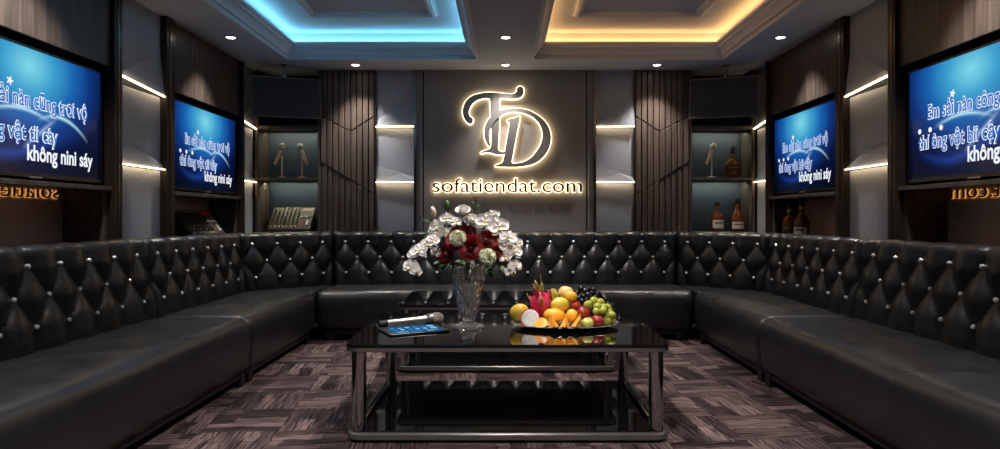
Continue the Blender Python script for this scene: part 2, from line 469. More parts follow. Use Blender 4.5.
def surround(s, y0, y1, label, n):
    base = Vector((s * W, (y0 + y1)/2, 0))
    t = thing('television_surround', label, 'wall cabinet', base, group='walnut television surrounds')
    bd = lambda mb, nm, m, **k: mb.build(nm, m, t, offset=base, **k)
    bd(sbox(MB(), s, W, 2.83, y0, y1, 2.0, HC), 'upper_panel', M['wood'], bevel=.004)
    bd(sbox(MB(), s, W + .14, 2.83, y0, y1, 1.2432, 1.9998), 'recess_back', M['recess'])
    bd(sbox(MB(), s, W - .012, 2.83, y0, y1, 1.215, 1.243), 'ledge', M['wood'], bevel=.003)
    bd(sbox(MB(), s, 2.78, 2.83, y0, y1, .86, 1.215), 'mirror_back', M['gloss_brown'])
    bd(sbox(MB(), s, W, 2.78, y0, y1, .83, .86), 'niche_floor', M['wood'], bevel=.003)
    for ya, yb in ((y0, y0 + .035), (y1 - .035, y1)): bd(sbox(MB(), s, W + .02, 2.78, ya, yb, .86, 1.215), 'side_cheek', M['wood'], bevel=.003)
    bd(sbox(MB(), s, W, 2.83, y0, y1, 0.001, .83), 'lower_panel', M['wood'])
    return t

tn = 5
for s in (-1, 1):
    d = SD[s]
    facet_panel(s, 4.20, 4.75, 'grey upholstered wall panel with two warm light strips between the two televisions on the %s wall' % d, 'grey light-strip wall panels')
    facet_panel(s, 6.17, 6.498, 'narrow grey upholstered panel with light strips beside the %s corner display niche' % d, 'grey light-strip wall panels')
    for (a, b) in ((4.118, 4.2), (4.75, 4.865), (6.13, 6.17), (2.5, 2.6)):
        pillar(s, a, b, tn); tn += 1
    surround(s, 2.6, 4.118, 'walnut surround framing the large near television on the %s wall' % d, 1)
    surround(s, 4.865, 6.13, 'walnut surround framing the far television on the %s wall above an open shelf' % d, 2)
    struct(sbox(MB(), s, W, 2.84, YR, 2.5, 0, HC).build('trim_%d' % tn, M['wood'])); tn += 1

# ------------------------------------------------------------------ televisions
def screen_material():
    m = bpy.data.materials.new('karaoke_screen'); m.use_nodes = True
    nt = m.node_tree; L = nt.links.new; nt.nodes.remove(nt.nodes['Principled BSDF'])
    uv = nt.nodes.new('ShaderNodeUVMap'); sp = nt.nodes.new('ShaderNodeSeparateXYZ'); L(uv.outputs[0], sp.inputs[0])
    def math(op, a, b=None, c=None):
        n = nt.nodes.new('ShaderNodeMath'); n.operation = op
        for i, x in enumerate((a, b, c)):
            if x is None: continue
            if isinstance(x, (int, float)): n.inputs[i].default_value = x
            else: L(x, n.inputs[i])
        return n.outputs[0]
    u, v = sp.outputs[0], sp.outputs[1]
    du = math('MULTIPLY', math('SUBTRACT', u, .47), 1.25); dv = math('SUBTRACT', v, .86)
    dist = math('SQRT', math('ADD', math('MULTIPLY', du, du), math('MULTIPLY', dv, dv)))
    rp = nt.nodes.new('ShaderNodeValToRGB'); cr = rp.color_ramp
    cr.elements[0].position = 0; cr.elements[0].color = lin((126, 216, 232))
    cr.elements[1].position = 1; cr.elements[1].color = lin((4, 7, 22))
    for p, c in ((.2, (60, 160, 206)), (.38, (24, 100, 176)), (.55, (14, 50, 120)), (.72, (6, 18, 56))):
        e = cr.elements.new(p); e.color = lin(c)
    L(dist, rp.inputs['Fac'])
    col = rp.outputs['Color']
    def ribbon(col, f, width, rgb, lo, hi):
        d = math('ABSOLUTE', math('SUBTRACT', v, f))
        g = math('MAXIMUM', math('SUBTRACT', 1, math('DIVIDE', d, width)), 0)
        g = math('MULTIPLY', math('MULTIPLY', g, g), math('MULTIPLY', math('GREATER_THAN', u, lo), math('LESS_THAN', u, hi)))
        # fade along the ribbon
        fade = math('SINE', math('MULTIPLY', math('DIVIDE', math('SUBTRACT', u, lo), hi - lo), pi))
        g = math('MULTIPLY', g, fade)
        mx = nt.nodes.new('ShaderNodeMix'); mx.data_type = 'RGBA'; mx.inputs['B'].default_value = lin(rgb)
        L(g, mx.inputs['Factor']); L(col, mx.inputs['A'])
        return mx.outputs['Result']
    f1 = math('ADD', .44, math('MULTIPLY', math('SINE', math('MULTIPLY', math('SUBTRACT', u, .2), 7.5)), .07))
    f2 = math('ADD', .50, math('MULTIPLY', math('MULTIPLY', math('SUBTRACT', u, .66), math('SUBTRACT', u, .66)), -3.2))
    f3 = math('ADD', .14, math('MULTIPLY', math('SUBTRACT', u, .38), 1.25))
    f4 = math('ADD', .30, math('MULTIPLY', math('SINE', math('MULTIPLY', u, 5)), -.16))
    col = ribbon(col, f4, .10, (26, 60, 140), .05, .8)
    col = ribbon(col, f1, .035, (190, 236, 250), .2, .62)
    col = ribbon(col, f2, .035, (190, 236, 250), .52, .9)
    col = ribbon(col, f3, .05, (150, 180, 226), .42, .66)
    em = nt.nodes.new('ShaderNodeEmission'); em.inputs['Strength'].default_value = 1.0; L(col, em.inputs['Color'])
    gl = nt.nodes.new('ShaderNodeBsdfGlossy'); gl.inputs['Roughness'].default_value = .15; gl.inputs['Color'].default_value = (.03, .03, .03, 1)
    ad = nt.nodes.new('ShaderNodeAddShader'); L(em.outputs[0], ad.inputs[0]); L(gl.outputs[0], ad.inputs[1])
    L(ad.outputs[0], nt.nodes['Material Output'].inputs[0])
    return m
M['screen'] = screen_material()
M['lyric_white'] = emission('lyric_white', (240, 246, 252), 1.0)
M['lyric_blue'] = emission('lyric_blue', (40, 110, 200), 1.0)
TVW, TVH = 1.16, .695
def television(s, y0, label, lines):
    # local frame: x right along the screen as the viewer sees it, y into the wall, z up
    t = thing('television', label, 'television', (s * 2.525, y0 + TVW/2, 1.262), (0, 0, R(90) if s < 0 else R(-90)), 'wall televisions showing karaoke lyrics')
    w = TVW/2
    MB().box((-w, .004, 0), (w, .05, TVH)).box((-w*.6, .05, .1), (w*.6, .105, TVH - .1)).build('casing', M['tv_black'], t, bevel=.004)
    bz = MB(); bw = .012
    bz.box((-w, -.004, 0), (w, .004, .022)).box((-w, -.004, TVH - bw), (w, .004, TVH)).box((-w, -.004, .022), (-w + bw, .004, TVH - bw)).box((w - bw, -.004, .022), (w, .004, TVH - bw))
    bz.build('bezel', M['tv_black'], t)
    MB().box((-.05, -.008, -.006), (.05, .004, .006)).build('sensor_bar', M['dark_steel'], t, bevel=.003)
    x0, x1, z0, z1 = -w + bw, w - bw, .022, TVH - bw
    me = bpy.data.meshes.new('screen'); me.from_pydata([(x0, .002, z0), (x1, .002, z0), (x1, .002, z1), (x0, .002, z1)], [], [(0, 1, 2, 3)])
    uvl = me.uv_layers.new(); 
    for lp, c in zip(uvl.data, ((0, 0), (1, 0), (1, 1), (0, 1))): lp.uv = c
    sc = mesh_obj('screen', me, M['screen'], t)
    sw, sh = x1 - x0, z1 - z0
    def put(body, u0, u1, v, size, blue):
        for k, (off, mt, dy) in enumerate((((.0058 if blue else .003), 'lyric_white', -.0012),) + (((.0012), 'lyric_blue', -.0022),) * blue):
            me = text_mesh(body, size, 0, off, (u1 - u0) * sw)
            for q in me.vertices:
                X, Y = q.co.x, q.co.y; q.co = (x0 + u0*sw + X, dy, z0 + v*sh + Y)
            # one mesh per word: cut at the widest gaps between letters
            spans = sorted((min(me.vertices[i].co.x for i in p.vertices), max(me.vertices[i].co.x for i in p.vertices)) for p in me.polygons)
            gaps = []; hi = spans[0][1]
            for a_, b_ in spans:
                if a_ > hi: gaps.append((a_ - hi, (a_ + hi)/2))
                hi = max(hi, b_)
            cuts = sorted(c for _, c in sorted(gaps)[-body.count(' '):])
            for k2 in range(len(cuts) + 1):
                l_, h_ = ([-9] + cuts)[k2], (cuts + [9])[k2]
                wd = MB(); ids = {}
                for p in me.polygons:
                    if l_ < p.center.x < h_:
                        for i in p.vertices:
                            if i not in ids: ids[i] = len(wd.v); wd.v.append(tuple(me.vertices[i].co))
                        wd.f.append([ids[i] for i in p.vertices]); wd.m.append(0)
                wd.build('lyric_text', M[mt], sc)
    put(lines[0], .155, .885, .53, .118, True)
    put(lines[1], .08, .66, .265, .118, True)
    put(lines[2], .45, .93, .105, .118, False)
    for k in range(3):
        c = (x0 + (.09 + .085*k)*sw, -.0012, z0 + .43*sh)
        n = 14; r = .016
        MB().add([(c[0] + r*cos(2*pi*i/n), c[1], c[2] + r*sin(2*pi*i/n)) for i in range(n)], [list(range(n))]).build('lyric_dot', M['lyric_white'], sc)
    c = (x0 + .345*sw, z0 + .70*sh); n = 40
    MB().add([(c[0] + (.017 + .007*cos(5*2*pi*i/n))*cos(2*pi*i/n), -.0012, c[1] + (.017 + .007*cos(5*2*pi*i/n))*sin(2*pi*i/n)) for i in range(n)], [list(range(n))]).build('lyric_flower', M['lyric_white'], sc)
    return t
LA = ('lìu sải nàn cũng trơi vộ', 'thí ông vật tii cây', 'không nini sáy')
LB = ('Em sải nàn công trơi vộ', 'thí ông vật bii cậy', 'không nini sáy')
television(-1, 2.91, 'large near television on the left wall with a blue karaoke lyric screen', LA)
television(-1, 4.94, 'far television on the left wall with karaoke lyrics, above a mixing console', LA)
television(1, 2.91, 'large near television on the right wall with a blue karaoke lyric screen', LB)
television(1, 4.94, 'far television on the right wall with blue karaoke lyrics, above the shelf with bottles', LB)

# sign reflection in the smoked panel, built as glowing mirrored letters behind the ledge
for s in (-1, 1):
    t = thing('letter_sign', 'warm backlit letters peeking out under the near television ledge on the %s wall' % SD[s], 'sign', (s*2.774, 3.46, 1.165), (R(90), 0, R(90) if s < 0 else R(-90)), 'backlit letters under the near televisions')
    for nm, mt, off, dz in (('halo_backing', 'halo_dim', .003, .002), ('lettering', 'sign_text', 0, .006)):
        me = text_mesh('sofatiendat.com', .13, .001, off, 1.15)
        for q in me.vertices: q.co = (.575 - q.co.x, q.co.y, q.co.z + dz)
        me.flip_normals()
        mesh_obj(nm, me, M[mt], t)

# ------------------------------------------------------------------ back wall
def slat_panel(mirror):
    d = 'right' if mirror else 'left'
    s = -1 if mirror else 1
    base = Vector((s * -1.57, YB, 0))
    t = thing('ribbed_wood_panel', 'dark ribbed wood wall panel with diagonal grooves beside the %s corner display niche' % d, 'wall panel', base, group='ribbed wood wall panels')
    x0, x1 = -1.838, -1.302
    zpx = lambda py: E + (CY - py) / 100
    l1 = lambda u: zpx(116 + 15.5 * (u / .55)) if u < .55 else zpx(131.5 - 15.5 * ((u - .55) / .45))
    l2 = lambda u: zpx(162 + 32.5 * u)
    n = 9; g = .006; mb = MB()
    edges = [x0 + (x1 - x0) * k / n for k in range(n + 1)]
    for k in range(n):
        pieces = [(edges[k], edges[k+1])]
        for (a, b) in pieces:
            a2, b2 = a + .004, b - .007
            ua, ub = (a2 - x0)/(x1 - x0), (b2 - x0)/(x1 - x0)
            lv = [(.3, .3), (l2(ua), l2(ub)), (l1(ua), l1(ub)), (HC - .001, HC - .001)]
            for q in range(3):
                (p0, p1), (q0, q1) = lv[q], lv[q+1]
                e0 = g if q else 0; e1 = g if q < 2 else 0
                dep = (.0, .01, .004)[q] if k < 5 else (.0, .0, .004)[q]
                yf = YB - .005 - dep
                mb.prism([(a2, yf, p0 + e0), (b2, yf, p1 + e0), (b2, yf, q1 - e1), (a2, yf, q0 - e1)], (0, .03 + dep, 0))
    mb.build('ribs', M['slat'], t, mirror=mirror, offset=base, bevel=.003, seg=1)
    MB().box((x0, YB + .024, 0), (x1, 6.85, HC)).build('backing_board', M['recess'], t, mirror=mirror, offset=base)
slat_panel(False); slat_panel(True)
for s in (-1, 1):
    a, b = sorted((s * -1.29 * -1, s * .91))
    facet_panel(1, a, b, 'grey upholstered panel with two light strips between ribbed wood and logo wall, on the %s' % SD[s], 'grey light-strip wall panels', back=True)
    # fine vertical trims flanking the panel
    mb = MB()
    mb.box((s*1.302, YB - .012, 0), (s*1.29, 6.85, HC), 0).box((s*.91, YB - .02, 0), (s*.885, 6.85, HC), 1).box((s*.885, YB - .004, 0), (s*.825, 6.85, HC), 2).box((s*.825, YB + .02, 0), (s*.81, 6.85, HC), 3)
    struct(mb.build('trim_%d' % tn, [M['pillar'], M['chrome_strip'], M['feature'], M['recess']], bevel=.002)); tn += 1
fp = MB().box((-.81, YB, 0), (.81, 6.85, HC)).build('feature_wall_panel', M['feature'])
tag(fp, 'plain taupe grey wall panel behind the backlit logo and web address', 'wall panel')

# corner display niches
def niche(s):
    d = SD[s]; base = Vector((s * 2.17, YB, 0))
    t = thing('display_niche', 'open wood display niche with lit shelves in the %s back corner' % d, 'shelf unit', base, group='corner display niches')
    bd = lambda mb, nm, m, **k: mb.build(nm, m, t, mirror=(s > 0), offset=base, **k)
    x0, x1 = -2.5, -1.842
    bd(MB().box((x0, YB - .004, .86), (x0 + .035, 6.84, HC)), 'side_panel', M['wood'], bevel=.003)
    bd(MB().box((x1 - .03, YB - .004, .86), (x1, 6.84, HC)), 'side_panel', M['wood'], bevel=.003)
    xi0, xi1 = x0 + .035, x1 - .03
    bd(MB().box((xi0, 6.80, .86), (xi1, 6.84, 1.965)), 'back_panel', M['niche_back'])
    bd(MB().box((xi0, 6.76, 1.965), (xi1, 6.84, HC)), 'speaker_bay_back', M['bay'])
    for z0, z1 in ((1.928, 1.965), (1.417, 1.447), (.86, .9)):
        bd(MB().box((xi0, YB, z0), (xi1, 6.80, z1)), 'shelf', M['wood'], bevel=.003)
    for z in (1.928, 1.417):
        bd(MB().box((xi0, 6.655, z - .016), (xi1, 6.663, z)), 'valance', M['wood'])
        bd(MB().box((xi0 + .01, 6.67, z - .009), (xi1 - .01, 6.69, z - .0005)), 'light_strip', M['niche_led'])
    bd(MB().box((x0, YB - .002, .001), (x1, 6.84, .86)), 'lower_panel', M['wood'])
    return t
niche(-1); niche(1)

# loudspeakers hung from the ceiling in the corners
def speaker(s):
    d = SD[s]
    p0 = Vector((s * 2.40, 6.10)); p1 = Vector((s * 1.80, 6.42))
    c = (p0 + p1) / 2
    ang = math.atan2(p1.y - p0.y, p1.x - p0.x) if s < 0 else math.atan2(p0.y - p1.y, p0.x - p1.x)
    t = thing('loudspeaker', 'black rectangular loudspeaker hung from the ceiling in the %s back corner' % d, 'speaker', (c.x, c.y, 2.005), (R(4), R(-2.0 * s) * -1, ang), 'corner loudspeakers')
    w = .325; h = .385
    cab = MB(); dep = .17
    cab.add([(-w, 0, 0), (w, 0, 0), (w, 0, h), (-w, 0, h), (-w*.7, dep, .02), (w*.7, dep, .02), (w*.7, dep, h - .02), (-w*.7, dep, h - .02)],
            [(0, 1, 2, 3), (4, 7, 6, 5), (0, 4, 5, 1), (2, 6, 7, 3), (1, 5, 6, 2), (0, 3, 7, 4)])
    cab.build('cabinet', M['speaker'], t, bevel=.006)
    fr = MB(); b = .014
    fr.box((-w, -.014, 0), (w, 0, b)).box((-w, -.014, h - b), (w, 0, h)).box((-w, -.014, b), (-w + b, 0, h - b)).box((w - b, -.014, b), (w, 0, h - b))
    fr.build('front_frame', M['speaker'], t, bevel=.003)
    MB().box((-w + b, -.008, b), (w - b, 0, h - b)).build('grille', M['grille'], t)
    br = MB().tube([(0, .08, h - .01), (0, .08, HC - 2.006)], .012, 10).lathe([(.035, HC - 2.012), (.035, HC - 2.006)], 20, mtx=Matrix.Translation((0, .08, 0)))
    br.box((-.03, .05, h), (.03, .11, h + .014))
    br.build('ceiling_bracket', M['dark_steel'], t, smooth=True)
speaker(-1); speaker(1)

# ------------------------------------------------------------------ logo
def L2(c):   # traced point on the wall plane, metres
    return ((450 + c[0]/4.27 - CX) / 100, E + (CY - (75 + c[1]/4.27)) / 100)
T_ = [(98,203),(88,212),(72,203),(58,180),(55,150),(66,118),(92,93),(130,81),(170,77),(215,80),(255,84),(275,81),(284,72),(286,58),(298,51),(311,57),(315,75),(306,95),(286,104),(255,105),(222,103),(212,108),(212,150),(210,240),(206,300),(208,322),(222,330),(236,329),(234,338),(210,342),(190,339),(170,333),(152,333),(133,337),(134,330),(155,323),(170,316),(175,300),(176,240),(172,150),(170,108),(160,102),(138,104),(112,114),(92,133),(82,158),(86,178),(98,188)]
band_out = [(172,312),(154,288),(146,252),(155,207),(185,171),(230,150),(280,145),(330,152),(380,178),(415,215),(430,260),(425,305),(402,348),(362,379),(310,392),(262,394)]
band_in = [(262,380),(305,375),(342,356),(368,326),(388,290),(393,250),(380,212),(350,182),(305,164),(256,163),(216,179),(187,206),(169,246),(170,280)]
stem = [(244,194),(258,190),(280,184),(298,179),(296,200),(285,255),(272,325),(264,372),(272,382),(266,394),(230,394),(196,393),(197,386),(216,379),(227,366),(237,310),(247,250),(253,210),(245,200)]
polyT = smooth_poly([L2(p) for p in T_], 5)
polyD = smooth_poly([L2(p) for p in band_out + band_in], 5)
polyS = smooth_poly([L2(p) for p in stem], 5)
base = Vector((-.0, YB, 1.5))
t = thing('logo_sign', 'large backlit chrome monogram of intertwined T and D on the taupe wall', 'sign', (0, YB, 1.5))
def plate(name, polys, ext, off, y, m, par):
    me = outline_mesh(polys, ext, off)
    for q in me.vertices: q.co = (q.co.x, y - q.co.z, q.co.y - 1.5)
    o = mesh_obj(name, me, m, par); return o
lt = plate('letter', [polyT], .006, 0, -.034, M['sign'], t); plate('halo_edge', [polyT], .008, .0058, -.018, M['halo'], lt)
ld_ = plate('letter', [polyD], .006, 0, -.042, M['sign'], t); plate('halo_edge', [polyD], .006, .0058, -.028, M['halo'], ld_)
plate('letter_stem', [polyS], .006, 0, -.0425, M['sign'], ld_); plate('halo_edge', [polyS], .006, .0058, -.0285, M['halo'], ld_)
t = thing('web_address_sign', 'backlit bronze lettering reading sofatiendat.com below the monogram', 'sign', (-.72, YB, 1.298))
for nm, m, ext, off, y in (('lettering', 'sign_text', .004, .0012, -.034), ('halo_edge', 'halo', .006, .0052, -.022)):
    me = text_mesh('sofatiendat.com', .2, ext, off, 1.485)
    for q in me.vertices: q.co = (q.co.x, y - q.co.z, q.co.y)
    mesh_obj(nm, me, M[m], t)

# ------------------------------------------------------------------ sofas
import mathutils.noise as mnoise
ZROW = (.815, .672, .53)
HB = (ZROW[0] - ZROW[2]) / 4
def puff(p, z):
    q = (z - ZROW[1]) / (ZROW[0] - ZROW[2])
    q = max(-.5, min(.5, q))
    a, b = p + q, p - q
    return (abs(sin(pi*a)) * abs(sin(pi*b)) + 1e-7) ** .42 if abs(q) < .5 else abs(sin(pi*(p + .5)) + 1e-7) ** .84
Z0, ZT = .36, .862
def back_panel(P0, P1, m0, m1, n, parent, base, mirror):
    P0, P1, m0, m1 = Vector(P0), Vector(P1), Vector(m0), Vector(m1)
    Lg = (P1 - P0).length; d = Lg / n
    def pos(s_, off, z):
        u = s_ / Lg
        q = (P0 + m0*off).lerp(P1 + m1*off, u)
        return Vector((q.x, q.y, z))
    nu = n * 16
    rows = []
    prof = []
    for i in range(45):
        z = Z0 + (ZT - Z0) * i / 44; prof.append((.075 * (z - Z0)/(ZT - Z0), z, 1.0, 0))
    for i in range(1, 13):
        a = pi * i / 12; prof.append((.075 + .062*(1 - cos(a)), ZT + .045*sin(a), max(0, cos(a/2))**1.2, 0))
    prof.append((.2, .6, 0, 0)); prof.append((.2, .12, 0, 0))
    for off, z, amp, _ in prof:
        row = []
        for k in range(nu + 1):
            s_ = Lg * k / nu
            e = max(0.0, min(s_, Lg - s_))
            ef = min(1, e / .035) ** .5
            zz = min(z, ZT)
            pf = puff(s_/d, zz)
            lo = min(1, max(0, (z - Z0) / .1)); 
            A = .044 * amp * (.5 + .5*lo)
            dd = off - A * pf * ef + (1 - ef) * .014 * amp
            zz2 = z + (.010 * pf * ef * (1 - amp) if z > ZT else 0) + (0.006*pf*ef if z > ZT else 0) - (1-ef)*.006*(z > .5)
            row.append(pos(s_, dd, zz2))
        rows.append(row)
    mb = MB().grid(rows)
    # end caps
    nr = len(rows); nc = nu + 1
    mb.f.append([i * nc for i in range(nr)]); mb.m.append(0)
    mb.f.append([i * nc + nc - 1 for i in range(nr)][::-1]); mb.m.append(0)
    o = mb.build('backrest', M['leather'], parent, mirror=mirror, offset=base, smooth=True, angle=75)
    # crystal buttons
    for r, z in enumerate(ZROW):
        for j in range(n + 1):
            s_ = j * d if r == 1 else (j + .5) * d
            if s_ < .03 or s_ > Lg - .03: continue
            off = .075 * (z - Z0)/(ZT - Z0)
            c = pos(s_, off - .014, z)
            c = Vector(((-1 if mirror else 1) * c.x, c.y, c.z)) - base
            b = bpy.data.objects.new('crystal_button', BUTTON); COL.objects.link(b); b.location = c; b.parent = o
    return o
_b = MB(); _b.ball((0, 0, 0), .0128, nu=8, nv=6); _o = _b.build('crystal_button', M['crystal']); BUTTON = _o.data
for p in BUTTON.polygons: p.use_smooth = False
bpy.data.objects.remove(_o)

SP = [(1.64, .095), (1.612, .10), (1.602, .125), (1.597, .2), (1.594, .28), (1.596, .335), (1.602, .37), (1.614, .396), (1.634, .414), (1.66, .422), (1.70, .425), (1.8, .428), (1.95, .430), (2.1, .426), (2.2, .418), (2.3, .41), (2.3, .12)]
def seat(parent, base, mirror, u0, u1, mp):
    n = max(8, int((u1 - u0) / .04)); rows = []
    us = [u0] + [u0 + q for q in (.006, .014, .028, .045)] + [u0 + .045 + (u1 - u0 - .09) * k / n for k in range(1, n)] + [u1 - q for q in (.045, .028, .014, .006)] + [u1]
    for u in us:
        e = max(0.0, min(u - u0, u1 - u)); k = (1 - min(1, e / .045)) ** 2.2
        row = []
        for (l, z) in SP:
            w = mnoise.noise(Vector((l*2.3, u*2.1, z*3))) * .006 + mnoise.noise(Vector((l*9, u*5, z*9))) * .0022
            front = 1 if l < 1.7 else .3
            l2 = l + k * .016 * (1 if l < 1.66 else 0) + w * (1 if l < 1.65 else 0)
            z2 = z - k * .009 * (1 if z > .34 else 0) + w * (1 if z > .3 and l < 2.25 else 0)
            row.append(mp(l2, u, z2))
        rows.append(row)
    mb = MB().grid(rows)
    nc = len(SP)
    mb.f.append(list(range(nc))); mb.m.append(0)
    mb.f.append([(len(rows) - 1) * nc + i for i in range(nc)][::-1]); mb.m.append(0)
    mb.build('seat', M['leather'], parent, mirror=mirror, offset=base, smooth=True, angle=70)

side = lambda l, u, z: Vector((-l, u, z))
cent = lambda l, u, z: Vector((u, 5.5 + (l - 1.6), z))
def rail(parent, base, mirror, u0, u1, mp):
    a, b = mp(1.63, u0 + .01, .055), mp(1.67, u1 - .01, .098)
    MB().box(a, b).build('base_rail', M['black'], parent, mirror=mirror, offset=base, bevel=.003)
    MB().box(mp(1.70, u0 + .03, .004), mp(2.28, u1 - .03, .12)).build('plinth', M['black'], parent, mirror=mirror, offset=base)
    for u in (u0 + .06, u1 - .06):
        MB().box(mp(1.625, u - .035, 0), mp(1.695, u + .035, .1)).build('leg', M['black'], parent, mirror=mirror, offset=base, bevel=.003)
A_, B_ = (-2.2, 5.5), (-1.6, 6.1)
for mirror in (False, True):
    d = 'right' if mirror else 'left'; s = 1 if mirror else -1
    base = Vector((s * 2.0, 2.6, 0))
    t = thing('sofa_section', 'long black tufted leather sofa section along the %s wall nearest the viewer' % d, 'sofa', base, group='black tufted leather sofa sections')
    seat(t, base, mirror, .9, 4.09, side)
    rail(t, base, mirror, .9, 4.09, side)
    back_panel((-2.2, .9), (-2.2, 2.5), (-1, 0), (-1, 0), 7, t, base, mirror)
    back_panel((-2.2, 2.5), (-2.2, 4.093), (-1, 0), (-1, 0), 7, t, base, mirror)
    base = Vector((s * 2.0, 5.0, 0))
    t = thing('sofa_section', 'black tufted leather corner sofa section in the %s back corner' % d, 'sofa', base, group='black tufted leather sofa sections')
    seat(t, base, mirror, 4.097, 5.49, side)
    # seat infill behind, up to the curved back
    MB().box((-2.25, 5.45, .13), (-1.612, 6.0, .419)).build('seat_infill', M['leather'], t, mirror=mirror, offset=base, bevel=.012, seg=3)
    rail(t, base, mirror, 4.097, 5.45, side)
    back_panel((-2.2, 4.097), A_, (-1, 0), (-1, .414), 6, t, base, mirror)
    back_panel(A_, (-1.603, 6.097), (-1, .414), (-.414, 1), 4, t, base, mirror)
base = Vector((0, 5.9, 0))
t = thing('sofa_section', 'black tufted leather centre sofa section along the back wall under the logo', 'sofa', base, group='black tufted leather sofa sections')
seat(t, base, False, -1.592, -.001, cent); seat(t, base, False, .001, 1.592, cent)
rail(t, base, False, -1.55, 1.55, cent)
back_panel((-1.596, 6.1), (1.596, 6.1), (-.414, 1), (.414, 1), 15, t, base, False)

# ------------------------------------------------------------------ coffee tables
def rrect(x0, x1, y0, y1, r, n=8):
    out = []
    for cx, cy, a0 in ((x1 - r, y0 + r, -90), (x1 - r, y1 - r, 0), (x0 + r, y1 - r, 90), (x0 + r, y0 + r, 180)):
        for k in range(n + 1):
            a = R(a0 + 90 * k / n); out.append((cx + r*cos(a), cy + r*sin(a)))
    return out
def slab(mb, x0, x1, y0, y1, z0, z1, r, mi=0, ch=.004):
    rows = []
    for ins, z in ((ch, z0), (0, z0 + ch), (0, z1 - ch), (ch, z1)):
        rows.append([(x, y, z) for x, y in rrect(x0 + ins, x1 - ins, y0 + ins, y1 - ins, r - ins)])
    n = len(rows[0]); o = len(mb.v)
    mb.grid(rows, mi, close_u=True)
    mb.f.append([o + k for k in range(n)][::-1]); mb.m.append(mi)
    mb.f.append([o + 3*n + k for k in range(n)]); mb.m.append(mi)
    return mb
TZ = .46
def coffee_table(label, y0, y1, hw=.765):
    base = Vector((0.012, (y0 + y1)/2, 0))
    t = thing('coffee_table', label, 'table', base, group='black glass coffee tables')
    h = (y1 - y0)/2
    slab(MB(), -hw, hw, -h, h, TZ - .014, TZ, .075).build('glass_top', M['glass_black'], t, smooth=True, angle=30)
    slab(MB(), -hw + .004, hw - .004, -h + .004, h - .004, TZ - .036, TZ - .0142, .072, ch=.003).build('top_frame', M['dark_steel'], t, smooth=True, angle=30)
    for sx in (-1, 1):
        for sy in (-1, 1):
            MB().lathe([(.034, .05), (.034, TZ - .036)], 28, mtx=Matrix.Translation((sx*(hw - .064), sy*(h - .07), 0))).build('leg', M['chrome'], t, smooth=True)
    slab(MB(), -hw + .01, hw - .01, -h + .01, h - .01, .012, .046, .07, ch=.006).build('base_frame', M['dark_steel'], t, smooth=True, angle=30)
    slab(MB(), -hw + .035, hw - .035, -h + .035, h - .035, .0462, .052, .05, ch=.002).build('lower_glass_shelf', M['glass_black'], t, smooth=True, angle=30)
    slab(MB(), -hw + .05, hw - .05, -h + .05, h - .05, 0, .012, .05, ch=.001).build('plinth', M['black'], t)
    for sx in (-1, 1):
        MB().box((sx*(hw - .075), -h + .1, .058), (sx*(hw - .06), h - .1, .075)).build('side_rail', M['chrome'], t, bevel=.003)
    return t
coffee_table('black glass coffee table in front holding the flowers and fruit platter', 3.0, 4.0)
coffee_table('empty black glass coffee table standing behind the flower table', 4.36, 5.2, .75)

# ------------------------------------------------------------------ tablet and microphone on the table
tc = Vector((-.473, 3.375, TZ))
t = thing('tablet', 'black tablet showing a blue menu screen lying at the left of the front table', 'tablet', tc, (0, 0, R(26)))
slab(MB(), -.16, .16, -.112, .112, .0005, .0095, .014, ch=.002).build('casing', M['tv_black'], t, smooth=True, angle=30)
M['tab_screen'] = emission('tablet_blue', (28, 92, 150), .9); M['tab_tile'] = emission('tablet_tiles', (150, 208, 232), .9)
M['tab_mid'] = emission('tablet_mid', (70, 150, 200), .9)
sc = MB().box((-.122, -.098, .0096), (.132, .098, .0099)).build('screen', M['tab_screen'], t)
tl = MB()
for i in range(6):
    for j in range(3):
        x = -.112 + i*.04; y = -.08 + j*.056
        tl.box((x, y, .00995), (x + rnd.choice((.02, .034)), y + rnd.choice((.02, .036)), .0102), rnd.choice((0, 0, 1)))
tl.build('menu_tiles', [M['tab_tile'], M['tab_mid']], sc)
p0, p1 = Vector((-.672, 3.46, TZ + .0195)), Vector((-.345, 3.62, TZ + .0305))
dirv = (p1 - p0).normalized(); q = dirv.to_track_quat('Z', 'Y'); ml = (p1 - p0).length
t = thing('microphone', 'silver handheld microphone lying behind the tablet on the front table', 'microphone', p0, q.to_euler())
MB().lathe([(.014, 0), (.018, .004), (.0185, .045), (.0185, .048)], 24).build('end_cap', M['rubber'], t, smooth=True)
MB().lathe([(.0178, .0482), (.0185, .17), (.0205, .235), (.024, .262)], 28).build('handle', M['silver'], t, smooth=True)
MB().box((-.006, .017, .185), (.006, .0245, .215)).build('switch', M['rubber'], t, bevel=.002)
MB().lathe([(.024, .262), (.029, .268), (.031, .29), (.0315, .298)], 28).build('collar', M['dark_steel'], t, smooth=True)
MB().ball((0, 0, .325), (.033, .033, .042), nu=28, nv=16).build('mesh_head', M['mesh_head'], t, smooth=True)

